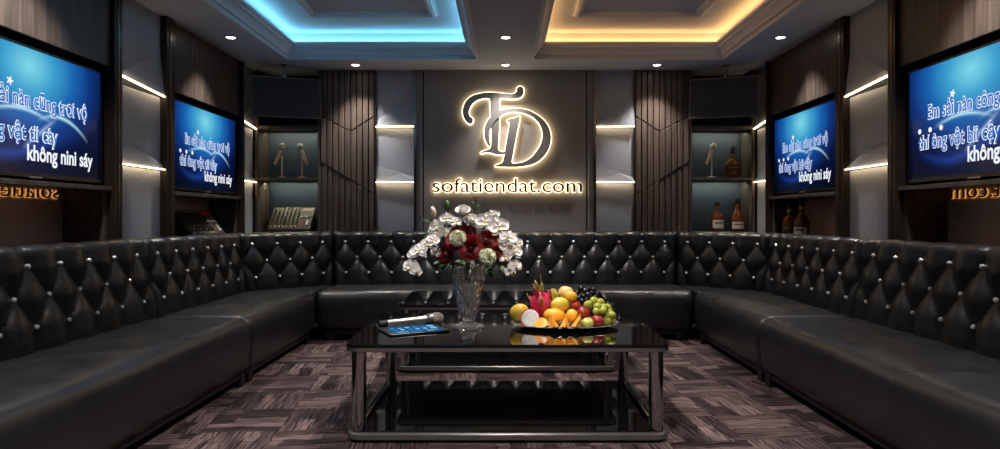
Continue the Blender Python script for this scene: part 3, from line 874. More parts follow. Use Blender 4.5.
# ------------------------------------------------------------------ vase
VX, VY = -.193, 3.45
t = thing('vase', 'tall footed cut crystal vase holding the flower arrangement', 'vase', (VX, VY, TZ))
VH = .335
outer = [(.078, 0), (.080, .006), (.076, .014), (.05, .022), (.036, .032), (.034, .042), (.042, .062), (.056, .10), (.068, .15), (.078, .20), (.086, .25), (.090, .29), (.091, .32), (.0925, VH)]
inner = [(.0885, VH), (.086, .32), (.084, .29), (.079, .25), (.071, .20), (.061, .15), (.049, .10), (.034, .07), (.012, .058)]
def dense(pr, n):
    out = []
    for (a, b), (c, d) in zip(pr, pr[1:]):
        for k in range(n): out.append((a + (c-a)*k/n, b + (d-b)*k/n))
    return out + [pr[-1]]
def cut(tt, z, r):
    if z < .03: return .003 * cos(20*tt) * (1 if r > .04 else 0)
    if z > .055 and z < .27:
        k = 6
        a = (tt*k/pi + z*17); b = (tt*k/pi - z*17)
        tri = lambda v: abs((v % 1) - .5) * 2
        return -.008 * (1 - min(1, 1.5*min(1 - tri(a), 1 - tri(b)))) 
    if z >= .27 and z < VH - .006: return -.002*abs(sin(9*tt))
    return 0
mb = MB(); o_ = dense(outer, 5)
rows = []
for (r, z) in o_: rows.append([( (r + cut(2*pi*k/144, z, r))*cos(2*pi*k/144), (r + cut(2*pi*k/144, z, r))*sin(2*pi*k/144), z + .0005) for k in range(144)])
for (r, z) in inner: rows.append([(r*cos(2*pi*k/144), r*sin(2*pi*k/144), z) for k in range(144)])
mb.grid(rows, close_u=True)
mb.f.append(list(range(144))[::-1]); mb.m.append(0)
mb.f.append([len(mb.v) - 144 + k for k in range(144)]); mb.m.append(0)
mb.build('crystal_body', M['glass'], t, smooth=True, angle=12)

# ------------------------------------------------------------------ flowers
FB = Vector((VX, VY, TZ + .30))
def stem_mesh(p0, p1, bend=.0, r=.0028, n=10):
    p0, p1 = Vector(p0), Vector(p1); pts = []
    for i in range(n + 1):
        k = i / n; q = p0.lerp(p1, k); q.z += bend * sin(pi*k); pts.append(q)
    return pts
def rose_mesh(r):
    mb = MB(); layers = [(.18, 3, .95), (.38, 4, .9), (.58, 5, .8), (.8, 5, .62), (1.0, 6, .4)]
    for li, (rad, n, hh) in enumerate(layers):
        for k in range(n):
            a0 = 2*pi*k/n + li*.7; sp = 2*pi/n*.72
            rows = []
            for i in range(7):
                v = i/6; row = []
                for j in range(9):
                    u = j/8*2 - 1
                    a = a0 + u*sp*(.55 + .45*v)
                    edge = 1 - .25*u*u*v
                    z = (-.55 + (hh + .55)*v*edge) * r * .85
                    prof = rad * (.35 + .65*sin(min(1, v*1.15)*pi/2)) 
                    curl = .16*rad*max(0, v - .75)*4 * (li > 1)
                    rr = r * (prof + curl + .03*u*(1 if k % 2 else -1))
                    row.append((rr*cos(a), rr*sin(a), z - (.05*r*max(0, v-.85)*6 if li > 2 else 0)))
                rows.append(row)
            mb.grid(rows)
    mb.ball((0, 0, .05*r), (.2*r, .2*r, .6*r), nu=10, nv=8)
    mb.lathe([(.12*r, -.62*r), (.4*r, -.5*r), (.55*r, -.3*r)], 14, 1)
    return mb
def carnation_mesh(r):
    mb = MB()
    fn = lambda q: .86 + .16*mnoise.noise(q*5) + .12*abs(sin(9*math.atan2(q.y, q.x) + 6*q.z)) 
    mb.ball((0, 0, 0), (r, r, r*.85), nu=56, nv=30, fn=fn)
    for k in range(40):
        a = rnd.uniform(0, 2*pi); ph = rnd.uniform(-.1, 1.4); q = Vector((cos(a)*cos(ph), sin(a)*cos(ph), sin(ph)))
        x = q.orthogonal().normalized(); y = q.cross(x)
        th = rnd.uniform(0, pi); x2 = x*cos(th) + y*sin(th)
        rows = [[q*r*(.7 + .4*i) + x2*r*.28*u + q.cross(x2)*r*.07*sin(u*7 + k)*i for u in (-1, -.6, -.2, .2, .6, 1)] for i in (0, .5, 1)]
        mb.grid(rows)
    return mb
def orchid_mesh(r):
    mb = MB()
    def petal(a, L, wd, tilt, cup, mi=0):
        rows = []
        for i in range(9):
            v = i/8; row = []
            ww = wd * (sin(pi*min(1, v*.93 + .06)) ** .7)
            for j in range(7):
                u = j/6*2 - 1
                x = u*ww; y = L*v; z = cup*(v*v)*-1 + .10*r*u*u + tilt*v
                row.append((x*cos(a) - y*sin(a), x*sin(a) + y*cos(a), z))
            rows.append(row)
        mb.grid(rows, mi)
    for a in (0, 2.2, -2.2): petal(a, r*.95, r*.36, 0, .12*r)
    for a in (1.25, -1.25): petal(a, r*1.0, r*.58, .08*r, .15*r)
    petal(pi, r*.42, r*.22, .35*r, .0, 1)
    mb.ball((0, 0, .1*r), (.1*r, .1*r, .16*r), 1, nu=8, nv=6)
    return mb
def leaf_mesh(mb, p, d, up, L, wd, mi=0, droop=.3):
    d = Vector(d).normalized(); sd = d.cross(Vector(up)).normalized(); nn = sd.cross(d)
    rows = []
    for i in range(8):
        v = i/7; w = wd * sin(pi*min(1, .03 + v*.96))**.8
        c = Vector(p) + d*L*v - Vector((0, 0, 1))*droop*L*v*v
        rows.append([c - sd*w + nn*w*.25, c, c + sd*w + nn*w*.25])
    mb.grid(rows, mi)
def orient(d, roll=0):
    return (Vector(d).normalized().to_track_quat('Z', 'Y').to_matrix() @ Matrix.Rotation(roll, 3, 'Z')).to_euler()
def flower(name, label, cat, c, d, meshf, mats, bend=0, group=None, stem=True, nm='bloom'):
    t = thing(name, label, cat, c, group=group)
    o = meshf.build(nm, mats, t, smooth=True, angle=60); o.rotation_euler = orient(d, rnd.uniform(0, 6))
    if stem:
        e = Vector((VX + (c.x - VX)*.22, VY + (c.y - VY)*.22, TZ + .30)); b = Vector((VX - (c.x - VX)*.12, VY - (c.y - VY)*.1, TZ + .10 + rnd.uniform(0, .04)))
        b.x = VX + max(-.03, min(.03, b.x - VX)); b.y = VY + max(-.03, min(.03, b.y - VY))
        pts = stem_mesh(b, e) + stem_mesh(e, c - Vector(d).normalized()*.02, bend)[1:]
        MB().tube([p - Vector(c) for p in pts], .003, 6).build('stem', M['stem'], t, smooth=True)
    return t
def fp_(px, py, y): return at(px, py, y)
roses = [(456, 241, 3.36, 'dark red rose at the upper left of the bouquet centre'), (446, 254, 3.38, 'dark red rose low on the left above the vase rim'),
         (470.5, 248, 3.28, 'large dark red rose in the middle of the bouquet'), (487, 241, 3.34, 'dark red rose to the right of the large middle rose'),
         (496, 253, 3.36, 'small dark red rose at the right edge of the vase rim'), (469, 234, 3.44, 'dark red rose half hidden behind the centre of the bouquet'), (459, 229, 3.47, 'dark red rose topmost behind the pale carnation')]
for i, (px, py, y, lb) in enumerate(roses):
    c = fp_(px, py, y); r = .056 if i == 2 else (.046 if i in (0, 1, 3) else .038)
    d = Vector((c.x - VX, -.30, .16 + (c.z - 1.0)))
    flower('rose', lb, 'flower', c, d, rose_mesh(r), [M['rose'], M['stem']], group='red roses in the vase')
for (px, py, y, r, lb) in ((458, 239, 3.27, .042, 'pale cream carnation left of the large middle rose'), (487, 257, 3.26, .042, 'pale cream carnation below and right of the large middle rose'), (495, 244, 3.42, .03, 'small pale cream carnation behind the right roses')):
    c = fp_(px, py, y); flower('carnation', lb, 'flower', c, (c.x - VX, -.5, .3), carnation_mesh(r), [M['carnation']], group='cream carnations in the vase')
def orchid_spray(label, pts, blooms, r0, buds=0):
    base_ = Vector((VX, VY, TZ + .30))
    t = thing('orchid_spray', label, 'flower', base_, group='white orchid sprays in the vase')
    path = [Vector((VX + rnd.uniform(-.02, .02), VY + .01, TZ + .12)), base_] + [fp_(*p) for p in pts]
    # smooth path
    sm = []
    for i in range(len(path) - 1):
        p0, p1, p2, p3 = path[max(i-1, 0)], path[i], path[i+1], path[min(i+2, len(path)-1)]
        for k in range(5):
            q = k/5; sm.append(.5*((2*p1)+(-p0+p2)*q+(2*p0-5*p1+4*p2-p3)*q*q+(-p0+3*p1-3*p2+p3)*q**3))
    sm.append(path[-1])
    MB().tube([p - base_ for p in sm], .0028, 6).build('stem', M['stem'], t, smooth=True)
    for (px, py, y, r) in blooms:
        c = fp_(px, py, y)
        o = orchid_mesh(r*1.14).build('orchid_bloom', [M['orchid'], M['lip']], t, smooth=True, angle=60)
        o.location = c - base_
        d = Vector(((c.x - VX)*1.1 + rnd.uniform(-.2, .2), -1, rnd.uniform(.25, .6)))
        e = orient(d); o.rotation_euler = (Vector(d).normalized().to_track_quat('Z', 'Y').to_matrix() @ Matrix.Rotation(rnd.uniform(-.4, .4), 3, 'Z')).to_euler()
        near = min(sm, key=lambda p: (p - c).length)
        MB().tube([near - base_, (near + c)/2 - base_ + Vector((0, 0, .006)), c - base_], .0016, 5).build('flower_stalk', M['stem'], t, smooth=True)
    return t
orchid_spray('white orchid spray arching out to the right of the vase', [(480, 235, 3.42), (496, 216, 3.38), (510, 232, 3.36), (515, 262, 3.36), (513, 276, 3.36)],
    [(485, 222, 3.34, .05), (499, 227, 3.30, .052), (508, 238, 3.32, .044), (514, 252, 3.33, .042), (507, 246, 3.34, .038), (517, 244, 3.4, .034), (515, 266, 3.34, .036), (510, 272, 3.36, .028), (493, 216, 3.42, .036), (505, 257, 3.36, .034)], .04)
orchid_spray('white orchid spray drooping out to the left of the vase', [(455, 236, 3.44), (436, 228, 3.42), (420, 244, 3.38), (410, 268, 3.36), (416, 276, 3.36)],
    [(419, 251, 3.34, .046), (411, 267, 3.34, .044), (427, 244, 3.36, .036), (433, 240, 3.33, .034), (413, 254, 3.40, .034), (418, 272, 3.38, .024), (436, 252, 3.38, .030)], .04)
orchid_spray('white orchid spray rising at the upper left of the bouquet', [(458, 240, 3.46), (450, 222, 3.46), (440, 214, 3.46)],
    [(437, 226, 3.38, .038), (447, 219, 3.38, .036), (456, 222, 3.40, .030), (443, 233, 3.38, .034), (433, 231, 3.42, .028)], .03)
for (px, py, y, lb) in ((463, 211, 3.44, 'white lisianthus bloom at the very top of the bouquet'), (471, 220, 3.42, 'white lisianthus bloom just below the top of the bouquet')):
    c = fp_(px, py, y); 
    flower('lisianthus', lb, 'flower', c, (c.x - VX, -.35, .5), rose_mesh(.036), [M['orchid'], M['stem']], group='white lisianthus in the vase')
for (px, py, y, d, lb) in ((433, 211, 3.44, (-.3, 0, 1), 'closed pale pink bud at the upper left of the bouquet'), (447, 205, 3.46, (-.1, 0, 1), 'small green tipped bud rising at the top left of the bouquet')):
    c = fp_(px, py, y); mb = MB().ball((0, 0, 0), (.016, .016, .034), nu=14, nv=10, fn=lambda q: 1 - .25*max(0, q.z))
    flower('flower_bud', lb, 'flower', c, d, mb, [M['bud'] if px < 440 else M['leaf']], group='flower buds in the vase', nm='bud')
# dark twigs and foliage
for i, (pts, lb) in enumerate((([(470, 235, 3.46), (474, 215, 3.48), (476, 200, 3.48)], 'thin dark twig rising straight up from the bouquet'),
                               ([(455, 230, 3.46), (436, 226, 3.46), (420, 219, 3.47)], 'thin dark twig with leaves reaching left from the bouquet'))):
    t = thing('twig', lb, 'branch', FB, group='dark twigs in the vase')
    path = [Vector((VX, VY, TZ + .12)), FB] + [fp_(*p) for p in pts]
    MB().tube([p - FB for p in path], .0026, 6).build('branch', M['twig'], t, smooth=True)
    mb = MB(); lp = path[2:]
    for k in range(9):
        q = k/8; a, b = (lp[0], lp[1]) if q < .5 else (lp[1], lp[2]); p = a.lerp(b, (q*2) % 1 if q < 1 else 1)
        leaf_mesh(mb, p - FB, (rnd.uniform(-1, 1), rnd.uniform(-.6, .2), rnd.uniform(0, .9)), (0, -.6, .7), rnd.uniform(.025, .045), .008)
    mb.build('leaves', M['leaf'], t, smooth=True)
lab = ['dark green leaf sprig at the left of the vase rim', 'dark green leaf sprig at the right of the vase rim', 'dark green leaf sprig behind the red roses', 'green leaf sprig at the front over the vase rim']
for i, (px, py, y, n) in enumerate(((440, 262, 3.40, 9), (502, 266, 3.42, 9), (470, 226, 3.52, 12), (466, 262, 3.34, 9))):
    c = fp_(px, py, y); t = thing('leaf_sprig', lab[i], 'foliage', FB, group='leaf sprigs in the vase')
    a = Vector((VX, VY, TZ + .2)); MB().tube([a - FB, Vector((VX + (c.x-VX)*.3, VY, TZ+.31)) - FB, c - FB], .0026, 6).build('stem', M['stem'], t, smooth=True)
    mb = MB()
    for k in range(n):
        q = .45 + .55*k/n; p = FB.lerp(c, q)
        leaf_mesh(mb, p - FB, ((c.x - VX)*2 + rnd.uniform(-.6, .6), rnd.uniform(-.9, .1), rnd.uniform(-.3, .6)), (0, -.5, .8), rnd.uniform(.05, .085), rnd.uniform(.011, .018))
    mb.build('leaves', M['leaf'], t, smooth=True)
# bundle of stems within the vase
tv = None

# ------------------------------------------------------------------ fruit platter
PX, PY = .322, 3.52
pl = MB(); rows = []
for (k, z) in ((.55, .001), (.62, .001), (.66, .006), (.8, .011), (.97, .019), (1.0, .021), (.995, .0235), (.96, .0225), (.8, .0145), (.66, .010), (.5, .009), (.02, .009)):
    rows.append([(PX + .292*k*cos(2*pi*i/64), PY + .205*k*sin(2*pi*i/64), TZ + z) for i in range(64)])
pl.grid(rows, close_u=True); pl.f.append(list(range(64))[::-1]); pl.m.append(0); pl.f.append([len(pl.v) - 64 + i for i in range(64)]); pl.m.append(0)
po = pl.build('platter', M['porcelain'], smooth=True, angle=60, offset=(PX, PY, TZ)); po.location = (PX, PY, TZ)
tag(po, 'oval silver platter under the pile of fruit on the front table', 'plate')

def fmat(name, a, b, scale, lo=.35, hi=.65, rough=.42):
    return mat(name, a, rough, var=(b, (scale, scale, scale), lo, hi))
M['mango'] = fmat('mango_skin', (226, 160, 38), (240, 186, 62), 12)
M['mango_g'] = fmat('green_mango_skin', (182, 186, 70), (226, 192, 74), 9)
M['mango_l'] = fmat('yellow_mango_skin', (214, 162, 50), (188, 164, 62), 8)
M['peach'] = fmat('peach_skin', (222, 170, 104), (232, 200, 140), 10)
M['plum'] = fmat('plum_skin', (120, 30, 34), (160, 56, 46), 14, rough=.3)
M['apple'] = fmat('apple_skin', (140, 26, 30), (176, 70, 50), 14, rough=.3)
M['lime'] = fmat('guava_skin', (176, 176, 84), (204, 200, 112), 14)
M['dragon'] = fmat('dragon_fruit_skin', (176, 30, 70), (206, 60, 92), 14)
M['dragon_tip'] = fmat('dragon_fruit_tip', (150, 160, 70), (196, 150, 90), 20)
M['grape_k'] = mat('black_grape', (26, 20, 30), .22)
M['grape_g'] = mat('green_grape', (156, 160, 62), .22)
M['melon'] = fmat('melon_flesh', (236, 158, 52), (244, 180, 84), 16)
M['rind'] = mat('melon_rind', (204, 160, 92), .5)
M['pulp'] = None
def pulp():
    m = bpy.data.materials.new('dragon_fruit_pulp'); m.use_nodes = True; nt = m.node_tree; b = nt.nodes['Principled BSDF']
    tc_ = nt.nodes.new('ShaderNodeTexCoord'); v = nt.nodes.new('ShaderNodeTexVoronoi'); v.inputs['Scale'].default_value = 190
    rp = nt.nodes.new('ShaderNodeValToRGB'); rp.color_ramp.elements[0].position = .22; rp.color_ramp.elements[1].position = .34
    rp.color_ramp.elements[0].color = lin((40, 38, 40)); rp.color_ramp.elements[1].color = lin((236, 232, 228))
    nt.links.new(tc_.outputs['Object'], v.inputs['Vector']); nt.links.new(v.outputs['Distance'], rp.inputs['Fac']); nt.links.new(rp.outputs['Color'], b.inputs['Base Color'])
    b.inputs['Roughness'].default_value = .35
    return m
M['pulp'] = pulp()
PZ = TZ + .012
def fruit(name, label, cat, c, r, m, rot=(0, 0, 0), fn=None, group=None, dimple=True, stalk=False):
    f = fn or ((lambda q: 1 - .10*max(0, abs(q.z) - .8)*5) if dimple else None)
    mt = Euler(rot).to_matrix()
    t = thing(name, label, cat, c, rot, group)
    MB().ball((0, 0, 0), r, nu=28, nv=18, fn=f).build('flesh', m, t, smooth=True, angle=80)
    rz = r[2] if isinstance(r, (tuple, list)) else r
    MB().tube([(0, 0, rz*.86), (0.002, 0, rz*1.02)], .0025, 6).build('stalk', M['twig'], t)
    return t
def at_z(px, y, z): return Vector(((px - CX)*y/F, y, z))
egg = lambda q: 1 - .12*q.z
fruit('mango', 'yellow green mango at the left end of the platter behind the cut dragon fruit', 'fruit', fp_(520.5, 312.5, 3.52), (.05, .042, .056), M['mango_l'], (R(20), R(60), 0), egg, 'mangoes on the platter')
fruit('mango', 'green yellow mango resting on top in the centre of the fruit pile', 'fruit', fp_(561, 305, 3.47), (.041, .04, .051), M['mango_g'], (0, R(85), R(10)), egg, 'mangoes on the platter')
fruit('mango', 'golden mango lying behind the melon wedges at the front', 'fruit', fp_(555.5, 315.5, 3.43), (.038, .04, .059), M['mango'], (0, R(92), R(-6)), egg, 'mangoes on the platter')
fruit('mango', 'small round yellow mango to the right of the golden mango', 'fruit', fp_(572, 315.2, 3.44), (.034, .034, .037), M['mango'], (R(10), R(20), 0), egg, 'mangoes on the platter')
fruit('mango', 'yellow mango at the back supporting the centre of the fruit pile', 'fruit', fp_(556, 311, 3.56), (.05, .05, .058), M['mango_l'], (0, R(80), R(-20)), egg, 'mangoes on the platter')
fruit('peach', 'large pale peach at the top back of the fruit pile', 'fruit', fp_(566, 293, 3.57), (.043, .043, .04), M['peach'], (R(-15), R(10), 0), group='peaches on the platter')
fruit('peach', 'smaller golden peach leaning in front of the large pale peach', 'fruit', fp_(571, 296.5, 3.51), (.034, .034, .031), M['mango'], (R(-20), R(20), 0), group='peaches on the platter')
fruit('peach', 'peach low at the back under the black grapes', 'fruit', fp_(575, 309, 3.58), (.045, .045, .042), M['peach'], (0, 0, 0), group='peaches on the platter')
fruit('star_fruit', 'pale green star shaped fruit between the dragon fruit and the peach', 'fruit', fp_(554.5, 295, 3.55), (.022, .022, .04), M['lime'], (R(10), R(-20), 0), lambda q: .72 + .28*abs(cos(2.5*math.atan2(q.y, q.x))), None)
fruit('apple', 'small dark red apple behind the green yellow mango', 'fruit', fp_(575, 305.5, 3.5), (.029, .029, .027), M['apple'], (R(10), 0, 0), group='red fruit on the platter')
fruit('plum', 'large dark red plum in the middle right of the fruit pile', 'fruit', fp_(583.5, 313, 3.47), (.039, .039, .037), M['plum'], (R(15), R(10), 0), group='red fruit on the platter')
fruit('plum', 'dark red plum at the front right beside the green guava', 'fruit', fp_(597.5, 321, 3.43), (.037, .037, .035), M['plum'], (R(-15), R(10), 0), group='red fruit on the platter')
fruit('guava', 'small pale green guava at the front between melon and plum', 'fruit', fp_(587.7, 323.3, 3.38), (.031, .031, .029), M['lime'], (R(30), 0, 0))
# whole dragon fruit
c = fp_(541.2, 304, 3.50)
t = thing('dragon_fruit', 'whole pink dragon fruit standing upright with green tipped scales', 'fruit', c, (R(6), R(-6), 0))
MB().ball((0, 0, 0), (.06, .056, .078), nu=32, nv=20, fn=lambda q: 1 - .16*max(0, q.z)).build('flesh', M['dragon'], t, smooth=True)
for k in range(13):
    a = 2*pi*k*.381966 + .5; ph = -1.0 + 1.7*k/12
    n = Vector((cos(a)*cos(ph), sin(a)*cos(ph), sin(ph))); p = Vector((n.x*.059, n.y*.055, n.z*.077))
    mb = MB(); leaf_mesh(mb, p*.94, n*.5 + Vector((0, 0, 1)), n, .05, .013, 0, -.1)
    o = mb.build('scale', M['dragon_tip'] if k % 2 else M['dragon'], t, smooth=True); sm = o.modifiers.new('thick', 'SOLIDIFY'); sm.thickness = .002
for k in range(6):
    a = 2*pi*k/6; mb = MB(); L_ = (.10, .06, .07, .06, .075, .06)[k]
    leaf_mesh(mb, (.012*cos(a), .012*sin(a), .058), (cos(a)*.35*(k > 0), sin(a)*.35*(k > 0), 1), (cos(a), sin(a), .3), L_, .011, 0, -.05)
    o = mb.build('crown_leaf', M['dragon_tip'], t, smooth=True); sm = o.modifiers.new('thick', 'SOLIDIFY'); sm.thickness = .002
# half dragon fruit, cut face to the viewer
c = fp_(530.3, 318.3, 3.40)
t = thing('dragon_fruit_half', 'cut dragon fruit half showing white speckled flesh at the front left', 'fruit', c, (R(74), 0, R(-14)))
half = MB(); rows = []
for i in range(12):
    ph = -pi/2 + (pi/2) * max(i/11, .02); rows.append([(.051*cos(ph)*cos(2*pi*k/32), .049*cos(ph)*sin(2*pi*k/32), .055*sin(ph)) for k in range(32)])
half.grid(rows, close_u=True); half.f.append(list(range(32))[::-1]); half.m.append(0)
rows = [[(.051*q*cos(2*pi*k/32), .049*q*sin(2*pi*k/32), 0) for k in range(32)] for q in (1, .9)]
half.grid(rows, close_u=True)
half.build('rind', M['dragon'], t, smooth=True, angle=50)
MB().lathe([(.001, .0012), (.042, .0012), (.046, 0)], 32, cap=False).build('pulp', M['pulp'], t)
# melon wedges
def wedge(label, px, py, y, rz, ry, Rr=.046, span=110):
    c = fp_(px, py, y)
    t = thing('melon_wedge', label, 'fruit', c, (0, ry, rz), 'orange melon wedges on the platter')
    mb = MB(); rows = []; n = 14
    for i in range(n + 1):
        a = R(-span/2 + span*i/n); k = max(.06, cos(a * 90/(span/2) * .95) ** .8) if abs(a) < R(span/2) else .06
        dirr = Vector((sin(a), 0, -cos(a)))
        apex = dirr * (Rr*.35); outl = dirr*Rr
        w = .024*k
        rows.append([apex - Vector((0, 0, -1))*.0 + dirr*(1-k)*.02, outl + Vector((0, -w, 0)), outl + Vector((0, w, 0)) ])
    mb.grid(rows, close_u=True); mb.f.append([0, 1, 2]); mb.m.append(0); mb.f.append([len(mb.v)-3+i for i in range(3)]); mb.m.append(0)
    mb.build('flesh', M['melon'], t, smooth=True, angle=25)
    rd = MB(); rr = []
    for i in range(n + 1):
        a = R(-span/2 + span*i/n); k = max(.06, cos(a * 90/(span/2) * .95) ** .8); dirr = Vector((sin(a), 0, -cos(a))); w = .024*k
        rr.append([dirr*(Rr + .0003) + Vector((0, -w, 0)), dirr*(Rr + .004) + Vector((0, -w*.5, 0)), dirr*(Rr + .005), dirr*(Rr + .004) + Vector((0, w*.5, 0)), dirr*(Rr + .0003) + Vector((0, w, 0))])
    rd.grid(rr, close_u=True); rd.build('rind', M['rind'], t, smooth=True)
def crown(label, px0, px1, y, peaks):
    """zigzag-cut melon piece: a curved rind wall with pointed orange teeth"""
    xa, xb = (px0 - CX)*y/F, (px1 - CX)*y/F; w = xb - xa; c = Vector(((xa + xb)/2, y, PZ + .002))
    t = thing('melon_wedge', label, 'fruit', c, (0, 0, 0), 'orange melon wedges on the platter')
    n = 24; rows = []
    for i in range(n + 1):
        u = i/n*2 - 1; tri = 1 - abs(((i/n*peaks) % 1)*2 - 1)
        hgt = .012 + .046*tri
        bow = -.02*(1 - u*u)
        x = u*w/2
        rows.append([(x*.9, bow + .03, 0), (x*.92, bow + .004, 0), (x, bow - .004, hgt*.5), (x*1.02, bow - .004, hgt), (x*1.0, bow + .012, hgt - .002), (x*.92, bow + .034, .012)])
    mb = MB().grid(rows, close_u=True); mb.f.append(list(range(6))); mb.m.append(0); mb.f.append([len(mb.v)-6+i for i in range(6)][::-1]); mb.m.append(0)
    mb.build('flesh', M['melon'], t, angle=20)
    rd = MB(); rd.grid([[(r[1][0], r[1][1] - .001, .001), (r[1][0]*1.005, r[1][1] - .0055, .006)] for r in rows]); rd.build('rind', M['rind'], t)
    return t
def vwedge(label, px, py, y, rz, w, h, lean):
    """triangular wedge of melon standing on its rind, a sharp crest at the top"""
    c = fp_(px, py, y); c.z = PZ + .004
    t = thing('melon_wedge', label, 'fruit', c, (0, 0, rz), 'orange melon wedges on the platter')
    rows = []; n = 10
    for i in range(n + 1):
        u = i/n*2 - 1; k = sqrt(max(.02, 1 - u*u*.96))
        rows.append([(-w*k, u*.045, .004 + .012*u*u), (0, u*.045, -.002 + .014*u*u), (w*k, u*.045, .004 + .012*u*u), (lean, u*.032, .014 + (h - .014)*(.5 + .5*k))])
    mb = MB().grid(rows, close_u=True); mb.f.append([0, 1, 2, 3]); mb.m.append(0); mb.f.append([len(mb.v)-4+i for i in range(4)][::-1]); mb.m.append(0)
    mb.build('flesh', M['melon'], t, smooth=True, angle=25)
    rd = MB().grid([[Vector(r[0]) + Vector((-.001, 0, .002)), Vector(r[0]) + Vector((-.001, 0, -.002)), Vector(r[1]) + Vector((0, 0, -.0035)), Vector(r[2]) + Vector((.001, 0, -.002)), Vector(r[2]) + Vector((.001, 0, .002))] for r in rows])
    rd.build('rind', M['rind'], t, smooth=True)
vwedge('flat orange melon wedge at the left beside the cut dragon fruit', 541, 330, 3.375, R(60), .030, .05, .012)
vwedge('orange melon wedge with a tall crest second from the left', 553.5, 330, 3.355, R(14), .027, .068, -.014)
vwedge('orange melon wedge with a tall crest in front of the golden mango', 564.5, 330, 3.35, R(-8), .026, .07, .010)
vwedge('rightmost orange melon wedge with a tall crest beside the guava', 576, 330, 3.355, R(-16), .027, .076, .024)
def grapes(label, name, pts, r, m):
    c0 = pts[0]
    base_ = Vector(sum(pts, Vector())/len(pts))
    t = thing(name, label, 'fruit', base_)
    g = None
    for p in pts:
        if g is None:
            g = MB().ball((0, 0, 0), (r, r, r*1.08), nu=16, nv=10).build('grape', m, t, smooth=True)
        else:
            g2 = g.copy(); COL.objects.link(g2); g2.parent = t; g = g2
        g.location = p - base_; g.rotation_euler = (rnd.uniform(0, 3), rnd.uniform(0, 3), 0)
    top = max(pts, key=lambda p: p.z)
    mb = MB()
    for p in pts: mb.tube([top - base_ + Vector((0, .02, .0)), (top + p)/2 - base_ + Vector((0, .015, 0)), p - base_], .0013, 5)
    mb.build('stalk', M['stem'], t)
pk = [(577,293,3.6),(581,288.5,3.6),(585,291,3.58),(589,289.5,3.6),(579,298,3.55),(583.5,296,3.54),(588,295,3.54),(592,293.5,3.57),(582,301,3.53),(586.5,300,3.53),(591,298,3.54),(595,296.5,3.57),(598,294,3.6),(580,291,3.64),(587,293,3.62),(593,290,3.63),(586,305,3.55),(592,303,3.57)]
grapes('bunch of black grapes at the back right of the fruit pile', 'grape_bunch', [fp_(*p) for p in pk], .0165, M['grape_k'])
pg = [(588,305,3.48),(594,301,3.5),(600.5,302.5,3.49),(597.5,307,3.45),(603.5,308,3.46),(597,311.5,3.44),(603,311,3.43),(607.5,308,3.49),(606.5,316,3.44),(611.5,315.5,3.46),(609,312,3.48),(607,321.5,3.43),(612,320,3.47),(602,315,3.47)]
grapes('bunch of green grapes draped over the right end of the platter', 'grape_bunch', [fp_(*p) for p in pg], .0235, M['grape_g'])

# ------------------------------------------------------------------ things in the niches
def mic_on_stand(label, px, lean):
    y = 6.62; x = (px - CX)*y/F
    t = thing('microphone_stand', label, 'microphone', (x, y, 1.448), group='microphones on small stands')
    MB().lathe([(.05, 0), (.05, .006), (.03, .011), (.008, .016)], 28).build('stand_base', M['brass'], t, smooth=True)
    MB().tube([(0, 0, .012), (0, 0, .235)], .008, 10).build('stand_rod', M['brass'], t, smooth=True)
    a = Vector((lean*.012, -.02, .315)); b = Vector((lean*-.062, -.03, .135)); dv = (a - b).normalized()
    q = dv.to_track_quat('Z', 'Y').to_matrix().to_4x4(); mt = Matrix.Translation(b) @ q; L_ = (a - b).length
    MB().lathe([(.012, 0), (.015, .005), (.018, L_*.55), (.022, L_*.78), (.024, L_*.82)], 20, mtx=mt).build('handle', M['brass'], t, smooth=True)
    MB().ball(a, (.033, .033, .036), nu=20, nv=12).build('mesh_head', M['mesh_head'], t, smooth=True)
    MB().tube([(0, 0, .232), (0, -.02, .238), (lean*-.012, -.024, .245)], .010, 8).build('clip', M['rubber'], t, smooth=True)
mic_on_stand('gold microphone on a small stand, left of the pair in the left niche', 282, 1)
mic_on_stand('gold microphone on a small stand, right of the pair in the left niche', 302, -1)
mic_on_stand('gold microphone on a small stand beside the round decanter in the right niche', 711.5, 1)

def bottle(label, loc, prof, capz, lab, name='bottle', squash=1):
    t = thing(name, label, 'bottle', loc, group='cognac bottles on the shelves')
    g = MB().lathe(prof, 28)
    g.v = [(v[0], v[1]*squash, v[2]) for v in g.v]
    g.build('glass_body', M['amber_glass'], t, smooth=True)
    r0 = prof[-1][0]; z0 = prof[-1][1]
    MB().lathe([(r0 + .004, z0 - .03), (r0 + .004, z0 - .002)], 20).build('neck_foil', M['gold'], t, smooth=True)
    MB().lathe([(r0 + .003, z0 + .0), (r0 + .006, z0 + .004), (r0 + .006, capz - .004), (r0 + .003, capz)], 20).build('stopper', M['cork'], t, smooth=True)
    if lab:
        r, za, zb, m = lab; rows = []
        for z in (za, zb):
            rows.append([((r + .0012)*sin(a), -(r + .0012)*cos(a)*squash, z) for a in [R(-62 + 124*k/14) for k in range(15)]])
        o = MB().grid(rows).build('label', m, t, smooth=True)
        rows2 = [[(( r + .0022)*sin(a), -(r + .0022)*cos(a)*squash, z) for a in [R(-40 + 80*k/8) for k in range(9)]] for z in (za + (zb - za)*.55, za + (zb-za)*.72)]
        MB().grid(rows2).build('label_band', M['label_dark'] if m is M['label'] else M['gold'], o, smooth=True)
cyl = [(.002, 0), (.058, .002), (.062, .012), (.062, .15), (.056, .175), (.03, .20), (.02, .215), (.018, .265)]
flask = [(.002, 0), (.056, .002), (.06, .01), (.064, .10), (.062, .15), (.045, .19), (.024, .215), (.018, .235), (.018, .285)]
rnd_b = [(.002, 0), (.04, .002), (.062, .02), (.083, .06), (.088, .095), (.08, .135), (.058, .165), (.03, .185), (.02, .20), (.019, .245)]
y = 6.62
